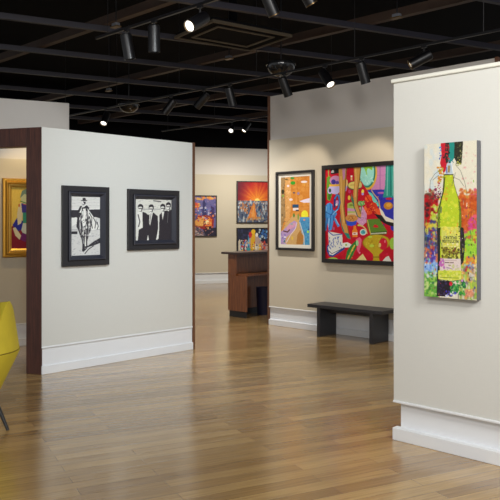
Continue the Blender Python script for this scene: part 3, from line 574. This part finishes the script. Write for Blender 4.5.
def art_bottle():
    a = Art(423, 475.6, 146, 140, 297, 300, 4, (216, 211, 192))
    a.dabs(424, 148, 440, 200, [(206, 206, 200), (222, 218, 204), (190, 206, 214)], 60, (1, 3), .5, 1.6)
    a.dabs(462, 146, 475, 195, [(206, 130, 130), (226, 218, 200), (214, 150, 150), (222, 214, 196)], 46, (.3, .8), .8)
    # colour fields
    a.poly([(423, 197), (427, 194), (438, 200), (438, 228), (423, 227)], (160, 16, 22)); a.poly([(430, 208), (438, 205), (438, 232), (428, 228)], (188, 204, 84))
    a.rect(423, 227, 438, 262, (84, 84, 120)); a.rect(423, 260, 438, 274, (130, 166, 220)); a.rect(423, 273, 438, 298, (104, 166, 70))
    a.poly([(458, 198), (464, 196), (476, 198), (476, 236), (459, 238)], (184, 80, 28)); a.rect(459, 234, 476, 259, (150, 196, 60)); a.rect(459, 258, 476, 299, (156, 166, 92))
    a.dabs(423, 196, 437, 226, [(182, 20, 28), (170, 16, 24), (200, 30, 36), (120, 16, 20)], 90, (1.2, 2.8), .95)
    a.dabs(423, 204, 428, 220, [(44, 36, 36), (70, 30, 34)], 18, (.6, 1.4)); a.dabs(425, 194, 434, 203, [(110, 92, 64), (70, 60, 44), (150, 130, 96)], 50, (.4, 1.0))
    a.dabs(430, 206, 438, 230, [(190, 206, 80), (206, 206, 150), (170, 196, 50)], 46, (.8, 1.8)); a.dabs(423, 226, 438, 262, [(50, 50, 120), (96, 60, 150), (60, 110, 190), (210, 120, 60), (190, 60, 60), (200, 190, 90), (40, 40, 50), (120, 130, 160)], 110, (.6, 1.9), .7)
    a.dabs(423, 250, 432, 258, [(226, 130, 70), (214, 70, 60)], 26, (.6, 1.2)); a.poly([(423, 262), (427, 258), (434, 264), (436, 272), (428, 274), (423, 272)], (136, 174, 226)); a.dabs(423, 260, 434, 274, [(120, 166, 226), (160, 190, 230), (100, 140, 210)], 40, (.7, 1.6))
    a.dabs(423, 273, 437, 297, [(86, 160, 56), (150, 196, 80), (60, 120, 50), (200, 214, 140)], 110, (.7, 1.8)); a.dabs(429, 251, 437, 262, [(60, 40, 150), (90, 60, 180)], 22, (.6, 1.3))
    a.dabs(459, 196, 476, 236, [(194, 88, 32), (180, 74, 30), (214, 110, 46), (200, 100, 50)], 150, (1, 2.4), .95); a.dabs(463, 204, 474, 214, [(150, 80, 40), (200, 150, 60)], 16, (.4, .8))
    a.dabs(468, 216, 476, 234, [(202, 60, 130), (190, 70, 140), (220, 90, 120)], 44, (.8, 1.7)); a.dabs(461, 233, 476, 262, [(150, 200, 54), (170, 206, 70), (124, 180, 44)], 120, (1, 2.2), .95)
    a.dabs(466, 256, 476, 266, [(224, 130, 50), (214, 100, 60)], 34, (.7, 1.5)); a.dabs(461, 264, 476, 298, [(130, 180, 70), (190, 150, 80), (206, 206, 190), (120, 110, 120), (170, 196, 60), (226, 170, 90)], 150, (.6, 1.5), .9, 2)
    a.dabs(465, 261, 473, 270, [(40, 70, 190), (190, 40, 40), (90, 30, 120), (90, 160, 220)], 24, (.6, 1.3)); a.rect(464.4, 289, 472, 296.5, (214, 142, 110)); a.dabs(464, 289, 473, 297, [(224, 160, 130), (196, 116, 90)], 18, (.5, 1)); a.dabs(470, 264, 475, 284, [(206, 200, 196), (150, 130, 140)], 22, (.5, 1.2))
    a.dabs(459, 189, 476, 200, [(194, 88, 32), (184, 80, 28), (214, 150, 60), (160, 60, 40)], 34, (.7, 2.0)); a.dabs(470, 188, 476, 200, [(200, 80, 120), (190, 90, 50)], 10, (.6, 1.4)); a.dabs(423, 190, 438, 199, [(160, 24, 30), (90, 60, 50), (150, 110, 60)], 26, (.6, 1.7)); a.dabs(458, 229, 476, 240, [(190, 90, 40), (150, 200, 54), (214, 190, 60), (200, 60, 120)], 34, (.8, 2)); a.dabs(424, 222, 438, 234, [(160, 30, 40), (190, 200, 80), (60, 60, 120), (214, 190, 60)], 34, (.8, 2)); a.dabs(424, 255, 437, 264, [(80, 60, 150), (130, 166, 220), (220, 120, 70)], 24, (.8, 1.8)); a.dabs(424, 270, 437, 278, [(104, 166, 70), (140, 180, 220), (220, 220, 200)], 22, (.8, 1.6)); a.dabs(462, 254, 476, 264, [(150, 196, 60), (224, 130, 50), (230, 210, 90)], 22, (.8, 1.8))
    a.blur(7)
    a.dabs(424, 232, 437, 296, [(40, 40, 110), (230, 226, 200), (200, 60, 60), (90, 170, 70), (120, 90, 190)], 34, (.3, .8), .8, 1.6); a.dabs(461, 200, 475, 296, [(90, 50, 30), (240, 220, 120), (170, 40, 90), (60, 120, 50), (40, 60, 150)], 40, (.3, .8), .8, 1.6)
    a.blur(1)
    # paint pouring from the top edge
    a.poly([(440, 143), (448, 142), (448, 160), (446.6, 170), (443, 174), (439.4, 164), (441, 156)], (188, 26, 44)); a.poly([(445, 142), (450, 142), (450, 160), (446, 164), (444, 158)], (46, 40, 40)); a.poly([(448.6, 141), (454.4, 141), (454, 158), (450.4, 164), (447.4, 162), (449, 152)], (32, 132, 122))
    a.poly([(454, 141), (462.6, 140), (462, 152), (461, 164), (457, 164.5), (453.6, 158)], (44, 44, 32)); a.dabs(454.4, 142, 461.6, 164, [(90, 96, 60), (28, 28, 24), (130, 130, 90)], 40, (.3, .9)); a.dabs(439, 144, 440.6, 162, [(70, 130, 200), (60, 90, 170)], 14, (.4, .8)); a.dabs(443, 145, 449, 164, [(30, 30, 34), (200, 40, 50), (160, 20, 36)], 30, (.4, 1)); a.dabs(456, 160, 461, 168, [(190, 190, 90), (150, 150, 60)], 10, (.4, .8))
    a.dabs(437, 168, 443, 184, [(206, 150, 50), (190, 110, 40), (180, 180, 60)], 30, (.6, 1.2)); a.dabs(434, 184, 441, 200, [(150, 30, 70), (120, 40, 90), (220, 200, 200), (60, 40, 50)], 36, (.5, 1.1))
    # bottle
    K = (36, 40, 22)
    pts = [(443.6, 175), (452.6, 175), (453.6, 184), (456.2, 193), (459, 202), (460.4, 212), (460.8, 240), (461, 279), (437.4, 280), (437.2, 240), (437.2, 212), (439.6, 203), (442.4, 192)]
    a.poly(pts, (178, 196, 40)); a.dabs(444, 176, 454, 196, [(206, 214, 60), (186, 176, 40), (170, 190, 36)], 40, (.6, 1.5)); a.dabs(439, 200, 459, 228, [(196, 212, 54), (170, 198, 44), (206, 210, 60), (180, 200, 40)], 90, (.8, 2)); a.dabs(442, 186, 448, 200, [(214, 170, 50), (206, 150, 44)], 14, (.5, 1.2))
    a.line(pts[:1] + pts[::-1][:5], .6, K); a.line(pts[1:6], .5, K, .8); a.line([(443.8, 175.4), (452.6, 175)], 1.0, K)
    a.poly([(446.4, 164), (452, 163), (452.6, 174), (444.6, 174.6)], (176, 190, 200)); a.poly([(447.4, 166), (450, 166), (449.4, 173), (447, 173)], (150, 130, 90)); a.line([(451, 162), (452.6, 173)], .7, (226, 230, 230)); a.line([(446, 168), (446.4, 174)], .8, (60, 70, 170)); a.line([(448, 163), (450, 159), (453, 163)], .7, (60, 130, 150))
    for p in ([(441, 170), (434, 175), (429.4, 182), (429, 189), (433, 194)], [(438, 176), (432, 181)], [(455, 165), (460, 171), (464, 182), (466, 192), (466.4, 198)], [(454, 178), (459, 180), (463, 186)], [(455, 173), (453, 180), (451.4, 186)], [(430, 191), (436, 196), (440, 190)]): a.line(p, .45, (96, 96, 84), .9)
    a.poly([(436.4, 229), (439.8, 228), (439.4, 290), (436, 292), (437, 262)], (40, 40, 40)); a.poly([(458, 226), (463, 228), (464.4, 244), (463, 262), (460, 266), (458.6, 246)], (42, 42, 34)); a.dabs(459, 232, 464, 262, [(30, 30, 28), (90, 80, 90), (140, 90, 140)], 22, (.4, .9))
    # label
    a.poly([(441, 227.4), (459.4, 228), (459.6, 259), (441, 259)], (204, 206, 96)); a.line([(437.6, 227.6), (460, 227.6)], .5, (220, 220, 110)); a.dabs(443, 228, 459, 236, [(214, 206, 120), (206, 190, 60), (226, 216, 90)], 34, (.6, 1.4)); a.dabs(443, 243, 459, 249, [(216, 200, 70), (230, 222, 170)], 22, (.6, 1.3))
    a.text('CHATEAU', 443.2, 236.4, 456.2, 239.6, (40, 44, 36)); a.text('MONTELENA', 441.8, 240.2, 458.2, 243.2, (40, 44, 36))
    a.dabs(441, 248, 458.6, 258.6, [(126, 120, 36), (90, 80, 30), (110, 60, 34), (160, 160, 50), (70, 70, 30)], 110, (.5, 1.3)); a.ell(450, 233.2, .6, .6, (196, 50, 40)); a.dabs(456, 230, 460, 240, [(40, 40, 30), (200, 200, 60)], 14, (.3, .7))
    a.poly([(440, 259), (460, 259), (460.6, 270.6), (439, 271)], (216, 200, 196)); a.dabs(439, 259, 444, 268, [(196, 90, 170), (180, 110, 180)], 20, (.6, 1.2)); a.dabs(447, 265, 458, 270, [(200, 180, 190), (190, 196, 120)], 18, (.5, 1.0))
    a.line([(444.6, 263), (453, 263)], .8, (90, 60, 64)); a.line([(448, 265.4), (450, 265.4)], .6, (110, 80, 90)); a.line([(446, 267.6), (452, 269.4)], .6, (150, 120, 160)); a.line([(444, 260.8), (456, 260.8)], .3, (160, 120, 120))
    a.poly([(437.6, 271), (460.6, 270.4), (460.6, 279.6), (450, 281), (437.6, 279.4)], (206, 212, 74)); a.dabs(438, 271, 460, 280, [(190, 206, 60), (220, 222, 120), (170, 190, 60)], 44, (.6, 1.5)); a.line([(440, 277.8), (458, 278.2)], .6, (110, 130, 40)); a.line([(438, 280), (450, 281.6), (460, 280)], .6, K)
    a.poly([(436.4, 280.4), (450, 282), (452, 297), (436, 296.6)], (40, 34, 42)); a.dabs(438, 282, 450, 295, [(50, 40, 70), (30, 26, 30), (64, 50, 90)], 40, (.6, 1.4)); a.dabs(450.6, 281, 464, 295, [(48, 140, 54), (80, 170, 70), (30, 100, 60)], 60, (.7, 1.6)); a.ell(450.4, 284, 1.7, 2.1, (206, 30, 50)); a.dabs(445, 291, 455, 297, [(70, 60, 190), (226, 226, 230), (120, 120, 210)], 22, (.5, 1.1)); a.ell(461.6, 280.6, 1, 1.2, (200, 120, 200))
    for _ in range(90):
        x = rng.uniform(424, 475); y = rng.uniform(200, 296); c = [(60, 50, 110), (190, 60, 60), (206, 206, 90), (60, 130, 60), (40, 38, 40), (230, 226, 210), (226, 140, 60)][rng.integers(7)]
        if not 441 < x < 457: a.line([(x, y), (x + rng.uniform(-.6, .6), y + rng.uniform(2, 6))], rng.uniform(.3, .9), c, .7)
    a.poly([(457.6, 200), (459.4, 203), (461, 214), (461, 228), (458.4, 228), (458.6, 212)], (84, 106, 26), .75); a.poly([(437.2, 212), (439.4, 204), (441, 202), (439.6, 214), (439.4, 228), (437.2, 228)], (96, 116, 30), .7); a.line([(444.4, 178), (443.4, 190), (440.6, 201), (438.4, 209)], .9, (60, 70, 24)); a.dabs(458, 200, 461, 228, [(90, 110, 30), (120, 140, 30)], 16, (.5, .9), .6); a.dabs(437.4, 205, 440, 228, [(70, 90, 30), (130, 150, 40)], 16, (.4, .8), .6)
    a.dabs(424, 225, 476, 298, [(226, 226, 210), (40, 36, 40), (210, 60, 90), (240, 220, 90), (60, 120, 200)], 70, (.18, .4))
    a.dabs(424, 190, 476, 225, [(230, 220, 190), (40, 30, 30), (220, 160, 60)], 30, (.15, .4)); a.ell(472.6, 181, .5, 1.4, (130, 180, 60))
    return a.grain(6)

# ------------------------------------------------------------------ framed pictures
def picture(name, label, cat, org, th, x0, x1, z0, z1, prof, art, m, inset, depth, liner=None, mount=None, group=None, wall_y=.011, art_y=None):
    """stands proud of the wall face; prof is the moulding section (inset, height over wall)"""
    w, h = x1 - x0, z1 - z0
    t = thing(name, label, cat, wpt(org, th, (x0 + x1) / 2, wall_y, z0), th, group)
    X = w / 2
    MB().ring(-X, X, 0, h, [(i, -y) for i, y in prof]).build('frame', m, t)
    if liner:
        lm, lp = liner
        MB().ring(-X, X, 0, h, [(i, -y) for i, y in lp]).build('frame_liner', lm, t)
    MB().box(-X + .012, X - .012, -.006, -.001, .012, h - .012).build('backing_board', M['mat'], t)
    ay = -(art_y if art_y else .012)
    i = inset
    if mount:
        MB().ring(-X, X, 0, h, [(inset - .004, .001 - .006), (inset - .004, ay - .003), (inset + mount, ay - .003), (inset + mount, .001 - .006)]).build('mount', M['mat'], t)
        i = inset + mount - .003
    art.mesh('painting', t, -X + i, X - i, i, h - i, ay)
    return t

BF = [(0, 0), (0, .03), (.006, .036), (.055, .036), (.06, .03), (.06, .0)]
BL = [(.06, 0), (.06, .05), (.066, .054), (.076, .054), (.108, .018), (.108, 0)]
picture('framed_print', 'black and white print of a rider on horseback, stepped dark frame nearer the doorway', 'picture', LO, TL,
        .216, .774, 1.058, 1.88, BF, art_cowboy(), M['frame_blue'], .105, .05, (M['frame_bevel'], BL), art_y=.014, group='black and white prints on the left partition')
picture('framed_print', 'black and white print of four men in dark suits, stepped dark frame', 'picture', LO, TL,
        1.02, 1.74, 1.2, 1.873, BF, art_suits(), M['frame_blue'], .105, .05, (M['frame_bevel'], BL), art_y=.014, group='black and white prints on the left partition')
GF = [(0, 0), (0, .03), (.008, .04), (.03, .042), (.045, .06), (.06, .06), (.07, .045), (.07, 0)]
GLN = [(.07, 0), (.07, .036), (.085, .036), (.105, .02), (.105, 0)]
picture('framed_painting', 'gilt-framed yellow and red figure painting seen through the dark wood doorway', 'painting', GO, TG,
        -.805, -.15, 1.085, 2.04, GF, art_abstract_figure(), M['gold'], .1, .05, (M['gold_liner'], GLN), art_y=.014)
TH = [(0, 0), (0, .034), (.003, .037), (.022, .037), (.025, .034), (.025, 0)]
picture('framed_painting', 'tall painting of a lit tram below purple city towers, alone on the far wall', 'painting', FO, TB,
        -.15, .525, 1.165, 2.18, TH, art_tram(), M['frame_black'], .022, .04, art_y=.022)
picture('framed_painting', 'fiery red sunset painting over a grey city, upper one above the wooden desk', 'painting', FO, TB,
        1.035, 2.06, 1.495, 2.55, TH, art_sunset(), M['frame_black'], .022, .04, art_y=.022)
picture('framed_painting', 'painting of colourful towers on a dark sky, lower one partly behind the desk top', 'painting', FO, TB,
        1.035, 2.06, .56, 1.38, TH, art_towers(), M['frame_black'], .022, .04, art_y=.022)
BK = [(0, 0), (0, .038), (.003, .041), (.032, .041), (.035, .038), (.035, 0)]
picture('framed_painting', 'tall orange beach painting with a yellow sun and cream mount in a thin black frame', 'painting', MO, TR,
        .185, .89, 1.11, 2.24, BK, art_beach(), M['frame_black'], .034, .04, mount=.048, art_y=.012)
RK = [(0, 0), (0, .046), (.004, .05), (.052, .05), (.056, .044), (.056, 0)]
picture('framed_painting', 'large red still-life painting with legs, blue glove and goblet above the bench', 'painting', MO, TR,
        1.045, 2.50, .96, 2.285, RK, art_still_life(), M['frame_black'], .052, .05, art_y=.03)
# unframed bottle canvas on the near right partition
def bottle_canvas():
    x0, x1, z0, z1, dp = .256, .626, 1.016, 2.018, .055
    t = thing('canvas_painting', 'unframed narrow canvas of a lime green wine bottle on splashed colours, right partition', 'painting', wpt(RO, TR, (x0 + x1) / 2, .0105, z0), TR)
    X = (x1 - x0) / 2
    MB().box(-X, X, -dp, 0, 0, z1 - z0, .002).build('stretcher', M['canvas_side'], t)
    art_bottle().mesh('painting', t, -X + .0005, X - .0005, .0005, z1 - z0 - .0005, -dp - .0012)
bottle_canvas()

# ------------------------------------------------------------------ bench
def bench():
    bo = (.896, 9.29)
    t = thing('bench', 'low charcoal wooden bench with slab legs standing under the red painting', 'bench', (bo[0], bo[1], 0), TR)
    MB().box(-.18, 1.0, -.005, .362, .378, .422, .004).build('seat', M['bench'], t)
    for x in (-.02, .81):
        MB().box(x, x + .048, .0, .357, 0, .378, .003).build('leg', M['bench'], t)
    MB().box(.028, .81, .165, .19, .315, .378, .002).build('stretcher', M['bench'], t)
bench()

# ------------------------------------------------------------------ reception desk
def desk():
    t = thing('reception_desk', 'reddish brown wooden desk with raised dark counter beside the centre wall end', 'desk', (-.354, 11.345, 0), TR)
    MB().box(0, .41, 0, .03, .1, .66, .002).build('side_panel', M['desk'], t)
    MB().box(0, .18, .0, .03, .66, 1.0, .002).build('counter_support', M['desk'], t)
    MB().box(0, .41, 1.37, 1.4, .1, .66, .002).build('side_panel', M['desk'], t)
    MB().box(0, .18, 1.37, 1.4, .66, 1.0, .002).build('counter_support', M['desk'], t)
    MB().box(0, .028, .03, 1.37, .1, 1.0).build('front_panel', M['desk'], t)
    MB().box(.028, .43, .03, 1.37, .66, .69, .003).build('worktop', M['desk'], t)
    MB().box(-.12, .3, -.04, 1.44, 1.0, 1.034, .004).build('counter_top', M['desktop'], t)
    k = MB().box(.02, .395, .012, .03, 0, .1); k.box(.02, .04, .03, 1.37, 0, .1); k.box(.02, .395, 1.37, 1.388, 0, .1)
    k.build('toe_kick', M['kick'], t)
    tag(MB().lathe([(0, 0), (.1, 0), (.105, .01), (.125, .44), (.13, .45), (.12, .45), (.1, .02), (0, .02)]).build('waste_bin', M['navy'], loc=wpt((-.354, 11.345), TR, .26, .56, 0), smooth=True),
        'dark navy bin standing in the shade beneath the wooden desk', 'bin')
desk()

# ------------------------------------------------------------------ yellow armchair (only its right flank is in the picture)
def armchair():
    t = thing('armchair', 'mustard yellow angular armchair with splayed black legs at the left edge', 'armchair', (-2.15, 5.34, 0), math.radians(20))
    def lobe(a0, a1, zt, n, r0, r1, th, tip):
        """curved upholstered panel leaning inwards towards its rounded top"""
        bm = bmesh.new(); rows = 10; out = []; inn = []
        for j in range(rows + 1):
            f = j / rows; z = .54 + (zt - .54) * f
            s = 1 - tip * f ** 1.5; s2 = s * (1 if f < .8 else math.sqrt(max(.12, 1 - ((f - .8) / .2) ** 2 * .85)))
            ca = (a0 + a1) / 2; ha = (a1 - a0) / 2 * s2; r = r0 + (r1 - r0) * f; ro = []; ri = []
            for i in range(n + 1):
                u = -1 + 2 * i / n; a = ca + ha * u
                e = th * (1 - .5 * abs(u) ** 4)
                ro.append(bm.verts.new((r * math.cos(a), r * math.sin(a), z))); ri.append(bm.verts.new(((r - e) * math.cos(a), (r - e) * math.sin(a), z - .008 * f)))
            out.append(ro); inn.append(ri)
        for j in range(rows):
            for i in range(n):
                bm.faces.new((out[j][i], out[j][i + 1], out[j + 1][i + 1], out[j + 1][i])); bm.faces.new((inn[j][i], inn[j + 1][i], inn[j + 1][i + 1], inn[j][i + 1]))
            for i in (0, n): bm.faces.new((out[j][i], out[j + 1][i], inn[j + 1][i], inn[j][i]))
        for i in range(n):
            bm.faces.new((out[rows][i], out[rows][i + 1], inn[rows][i + 1], inn[rows][i])); bm.faces.new((out[0][i], inn[0][i], inn[0][i + 1], out[0][i + 1]))
        bmesh.ops.recalc_face_normals(bm, faces=bm.faces[:])
        m = MB(); m.bm.free(); m.bm = bm; return m
    R = math.radians
    lobe(R(-152), R(-68), .912, 14, .385, .33, .075, .32).build('backrest', M['yellow'], t, smooth=True)
    lobe(R(-62), R(16), .908, 14, .385, .33, .07, .76).build('wing', M['yellow'], t, smooth=True)
    lobe(R(-234), R(-154), .908, 14, .385, .345, .07, .55).build('wing', M['yellow'], t, smooth=True)
    sh = MB().lathe([(0, .2), (.22, .2), (.235, .207), (.385, .515), (.388, .53), (.37, .537), (0, .537)], 40)
    sh.build('seat_shell', M['yellow'], t, smooth=True)
    MB().lathe([(.372, .529), (.382, .531), (.388, .538), (.382, .545), (.372, .545), (.368, .538), (.372, .529)], 40).build('seam_shade', M['seam_shade'], t, smooth=True)  # dark ring: the seam's shadow put in as colour
    MB().lathe([(0, .545), (.29, .545), (.305, .56), (.305, .585), (.28, .605), (0, .612)], 36, (0, .0, 0)).build('cushion', M['yellow'], t, smooth=True)
    for a, q in ((-51, .466), (80, .38), (160, .40), (-120, .466)):
        a = R(a); MB().cyl((q * math.cos(a), q * math.sin(a), 0), (.265 * math.cos(a), .265 * math.sin(a), .3), .011, .019, 14).build('leg', M['leg'], t, smooth=True)
armchair()

# ------------------------------------------------------------------ track lighting
TRK = Vector((math.cos(TR), math.sin(TR), 0))
def track(name_label, p, a, b, z=3.35):
    t = thing('lighting_track', name_label, 'track', (p[0], p[1], z), TR, 'ceiling lighting tracks')
    MB().box(a, b, -.012, .012, -.012, .012).build('rail', M['lamp'], t)
    n = int((b - a) / 1.5)
    for i in range(n + 1):
        x = a + .2 + i * (b - a - .4) / n
        MB().cyl((x, 0, .018), (x, 0, 4.7 - z), .004, n=6).build('hanger_rod', M['lamp'], t)
T1 = (-.61, 6.15); T2 = (.226, 8.87); T3 = (-.35, 12.8)
track('thin black lighting track nearest the camera, above the left partition', T1, -1.3, 4.5)
track('long black lighting track running along the centre partition', T2, -5.0, 4.6)
track('short black lighting track over the far end of the room', T3, -2.0, 2.5)
head_mesh = lens_mesh = None
def spotlight(label, org, s, d, lit, group, z=3.35, drop=.1, gap=0., size=1.):
    """s = distance along the track, d = aim direction"""
    p = wpt(org, TR, s, 0, z - .012)
    t = thing('spotlight', label, 'spotlight', p, 0, group)
    MB().box(-.03, .03, -.014, .014, -.02, 0, .002).build('adapter', M['lamp'], t).rotation_euler = (0, 0, TR)
    d = Vector(d).normalized(); q = d.to_track_quat('Z', 'Y')
    piv = Vector((0, 0, -drop))
    MB().cyl((0, 0, -.02), piv, .008, n=10).build('stem', M['lamp'], t)
    # head: cylinder along local z, pivot a third of the way from its back
    L, R = .25 * size, .056 * size
    h = MB().lathe([(0, -.08), (R * .8, -.08), (R * .97, -.072), (R, -.055), (R, L - .08), (R * .9, L - .08), (R * .86, L - .10), (0, L - .10)], 26).build('lamp_head', M['lamp'], t, smooth=True)
    h.location = piv + Vector((0, 0, -.02)) - d * gap; h.rotation_mode = 'QUATERNION'; h.rotation_quaternion = q
    MB().lathe([(0, L - .0985), (R * .85, L - .0985), (R * .8, L - .094), (0, L - .09)], 24).build('lens', M[{0: 'lamp_in', 1: 'lit', 2: 'dim'}[lit]], h, smooth=True)
    MB().lathe([(R * .88, L - .081), (R * 1.015, L - .081), (R * 1.015, L - .088), (R * .88, L - .088), (R * .88, L - .081)], 26).build('front_ring', M['brass'] if lit else M['lamp'], h, smooth=True)
    return t
G1 = 'spotlights on the nearest track'; G2 = 'spotlights on the long track'; G3 = 'lit spotlights at the far end'
HEADS = [
    ('unlit black spotlight leaning slightly right, leftmost of the near pair', T1, 'x', 127, (.16, .1, -1), 0, G1),
    ('unlit black spotlight hanging straight down, beside the leaning one', T1, 'x', 154, (.0, .1, -1), 0, G1),
    ('glowing black spotlight tilted down-left, its lamp facing the camera', T1, 'x', 200, (-.62, -.8, -.62), 1, G1),
    ('black spotlight cut by the top edge, tilted down-right with a bright rim', T1, 'x', 268, (.36, .22, -.8), 2, G1),
    ('black spotlight at the top edge of which only the tip shows', T1, 'x', 303, (.5, .2, -.8), 2, G1),
    ('small unlit spotlight tilted down-left above the end of the left partition', T2, 'x', 171, (-.55, .1, -.7), 0, G2),
    ('small unlit spotlight tilted down-left left of the upright slim one', T2, 'x', 204, (-.6, .3, -.62), 0, G2),
    ('slim black spotlight pointing almost straight down over the gap between the partitions', T2, 'x', 230, (.25, .2, -1), 0, G2),
    ('black spotlight leaning right at the left end of the centre wall, below the dome', T2, 'x', 284, (.4, .3, -1), 0, G2),
    ('lit spotlight aiming right over the centre wall, lamp facing the room', T2, 'x', 325, (.35, -.55, -.75), 1, G2),
    ('black spotlight leaning right above the red painting', T2, 'x', 362, (.32, .2, -1), 0, G2),
    ('black spotlight tilted far down-left above the corner of the right partition', T2, 'x', 424, (-.8, .1, -.42), 2, G2),
    ('lit spotlight low over the top of the left partition, near the wall behind', T2, 'x', 106, (-.1, -.45, -.6), 1, G2),
    ('brightest round lit spotlight above the far wall', T3, 'x', 232, (-.15, -.8, -.5), 1, G3),
    ('smaller lit spotlight hanging just right of and below the brightest far one', T3, 'x', 247, (-.45, -.35, -.7), 1, G3),
]
def along(org, px):
    k = (px - 250) / 705.0
    return (k * org[1] - org[0]) / (math.cos(TR) - k * math.sin(TR))
for lb, org, _, px, d, lit, g in HEADS:
    spotlight(lb, org, round(along(org, px), 3), d, lit, g,  size=.84 if px in (268, 303) else {T1: .97, T2: .98, T3: .8}[org])

# ------------------------------------------------------------------ other ceiling pieces
def dome(label, p, r):
    t = thing('pendant_dome', label, 'pendant dome', p, 0, 'hanging black domes')
    prof = [(0, -r * .85)] + [(r * math.sin(a), -r * .85 * math.cos(a)) for a in np.linspace(.15, PI / 2, 9)] + [(r, .02), (r * .92, .03), (r * .2, .034), (.03, .06), (0, .06)]
    MB().lathe(prof, 32).build('shell', M['dome'], t, smooth=True)
    MB().lathe([(r * .99, -.01), (r * 1.03, -.008), (r * 1.03, .012), (r * .99, .014), (r * .99, -.01)], 32).build('rim', M['dome'], t, smooth=True)
    MB().cyl((0, 0, .06), (0, 0, 4.7 - p[2]), .008, n=8).build('stem', M['lamp'], t)
dome('glossy black dome hanging left of the top corner of the centre wall', (.396, 9.0, 3.52), .185)
dome('smaller glossy black dome hanging above the left partition', (-1.96, 11.4, 3.42), .165)
def vent():
    t = thing('ceiling_vent', 'square olive brown ceiling vent frame hung between the beams', 'vent', (-.2, 8.3, 3.68), math.radians(35))
    MB().ring(-.55, .55, -.43, .43, [(0, 0), (0, .03), (.03, .03), (.03, 0)]).build('outer_frame', M['vent'], t).rotation_euler = (PI / 2, 0, 0)
    MB().ring(-.4, .4, -.29, .29, [(0, 0), (0, .03), (.03, .03), (.03, 0)]).build('inner_frame', M['vent'], t).rotation_euler = (PI / 2, 0, 0)
    b = MB().box(-.535, .535, -.415, .415, .012, .06)
    b.build('housing', M['deck'], t)
    MB().cyl((0, 0, .06), (0, 0, 1.02), .05, n=12).build('duct', M['deck'], t)
vent()
def sensor(label, px, py, z):
    dist = 705 * (z - 1.5) / (223 - py)
    t = thing('ceiling_sensor', label, 'sensor', (round((px - 250) / 705 * dist, 3), round(dist, 3), z), TR, 'small pale ceiling sensors')
    MB().box(-.05, .04, -.03, .03, .01, .045, .008).build('body', M['pale'], t)
    MB().box(-.07, .055, -.035, .035, -.004, .01, .003).build('base_plate', M['brass'], t)
    MB().cyl((0, 0, .05), (0, 0, 4.7 - z), .007, n=8).build('stem', M['lamp'], t)
sensor('small pale ceiling sensor just behind the vent frame', 229, 59, 3.7)
sensor('small pale ceiling sensor high over the right part of the room', 397, 18, 3.7)
sensor('small pale ceiling sensor above the left partition near a brown beam', 109, 91, 3.7)
sensor('small pale ceiling sensor left of the two hanging near spotlights', 116, 27, 3.7)

# ------------------------------------------------------------------ lights
def spot(p, target, power, angle, col=(1, .93, .82), blend=.6, rad=.05):
    l = bpy.data.lights.new('track_or_fill_lamp', 'SPOT'); l.energy = power; l.spot_size = math.radians(angle); l.spot_blend = blend
    l.color = col; l.shadow_soft_size = rad
    o = bpy.data.objects.new('track_or_fill_lamp', l); C.objects.link(o); o.location = p
    o.rotation_euler = (Vector(target) - Vector(p)).to_track_quat('-Z', 'Y').to_euler()
    return o
COOL = (.86, .95, 1.0); WARM = (1, .88, .72); NEU = (1, .975, .94)
# unseen fill spots added around and above the camera for general brightness
for x, y, pw in ((-2.2, 1.6, 130), (2.2, 1.2, 400), (.2, -.8, 380)):
    spot((x, y, 3.3), (x * .3, y + 6, .6), pw, 150, NEU, 1., .6)
# left partition
spot((-.1, 4.6, 3.3), wpt(LO, TL, .55, 0, 1.5), 150, 70, COOL, 1., .1)
spot((.75, 5.8, 3.3), wpt(LO, TL, 1.45, 0, 1.5), 135, 70, COOL, 1., .1)
# right partition
spot((-.2, 2.6, 3.3), wpt(RO, TR, .6, 0, 1.6), 95, 75, (1, .97, .88), 1., .1)
# centre partition, from the long track
for s, tx, pw in ((.35, .5, 62), (1.45, 1.6, 68), (2.6, 2.7, 55)):
    spot(wpt(T2, TR, s + .07, .22, 3.12), wpt(MO, TR, tx, 0, 1.75), pw, 50, WARM, .5, .04)
# far wall
for s, tx in ((-1.2, .2), (1.6, 1.55), (3.5, 4.2), (-4.2, -3)):
    spot(wpt(FO, TB, tx, -2.2, 3.3), wpt(FO, TB, tx, 0, 1.8), 165, 88, (1, .94, .82), .9, .05)
# the room behind the doorway
spot(wpt(GO, TG, -.55, -.66, 2.95), wpt(GO, TG, -.5, 0, 1.35), 44, 74, (1, .72, .34), .7, .03)
# middle floor: overhead fill spots, added to brighten it
spot((-.6, 9.9, 3.3), (-.6, 9.9, 0), 260, 130, NEU, 1., .1)
spot((-.2, 14, 3.3), (-.2, 14, 0), 360, 130, WARM, 1., .1)
spot((1.2, 6.6, 3.3), (.9, 6.9, 0), 160, 120, NEU, 1., .1)
w = bpy.data.worlds.new('World'); S.world = w; w.use_nodes = True
w.node_tree.nodes['Background'].inputs['Color'].default_value = (.92, .96, 1, 1)
w.node_tree.nodes['Background'].inputs['Strength'].default_value = .6

# ------------------------------------------------------------------ camera and view
cd = bpy.data.cameras.new('Camera'); cd.sensor_width = 36; cd.lens = 36 * 705 / 500; cd.shift_y = -27 / 500
cam = bpy.data.objects.new('Camera', cd); C.objects.link(cam); cam.location = (0, 0, 1.5); cam.rotation_euler = (PI / 2, 0, 0)
cd.clip_end = 200; S.camera = cam
S.view_settings.view_transform = 'Standard'; S.view_settings.look = 'None'; S.view_settings.gamma = 1
S.view_settings.use_curve_mapping = False; S.view_settings.exposure = 0.0
S.cycles.use_denoising = True; S.cycles.max_bounces = 8; S.cycles.sample_clamp_indirect = 6
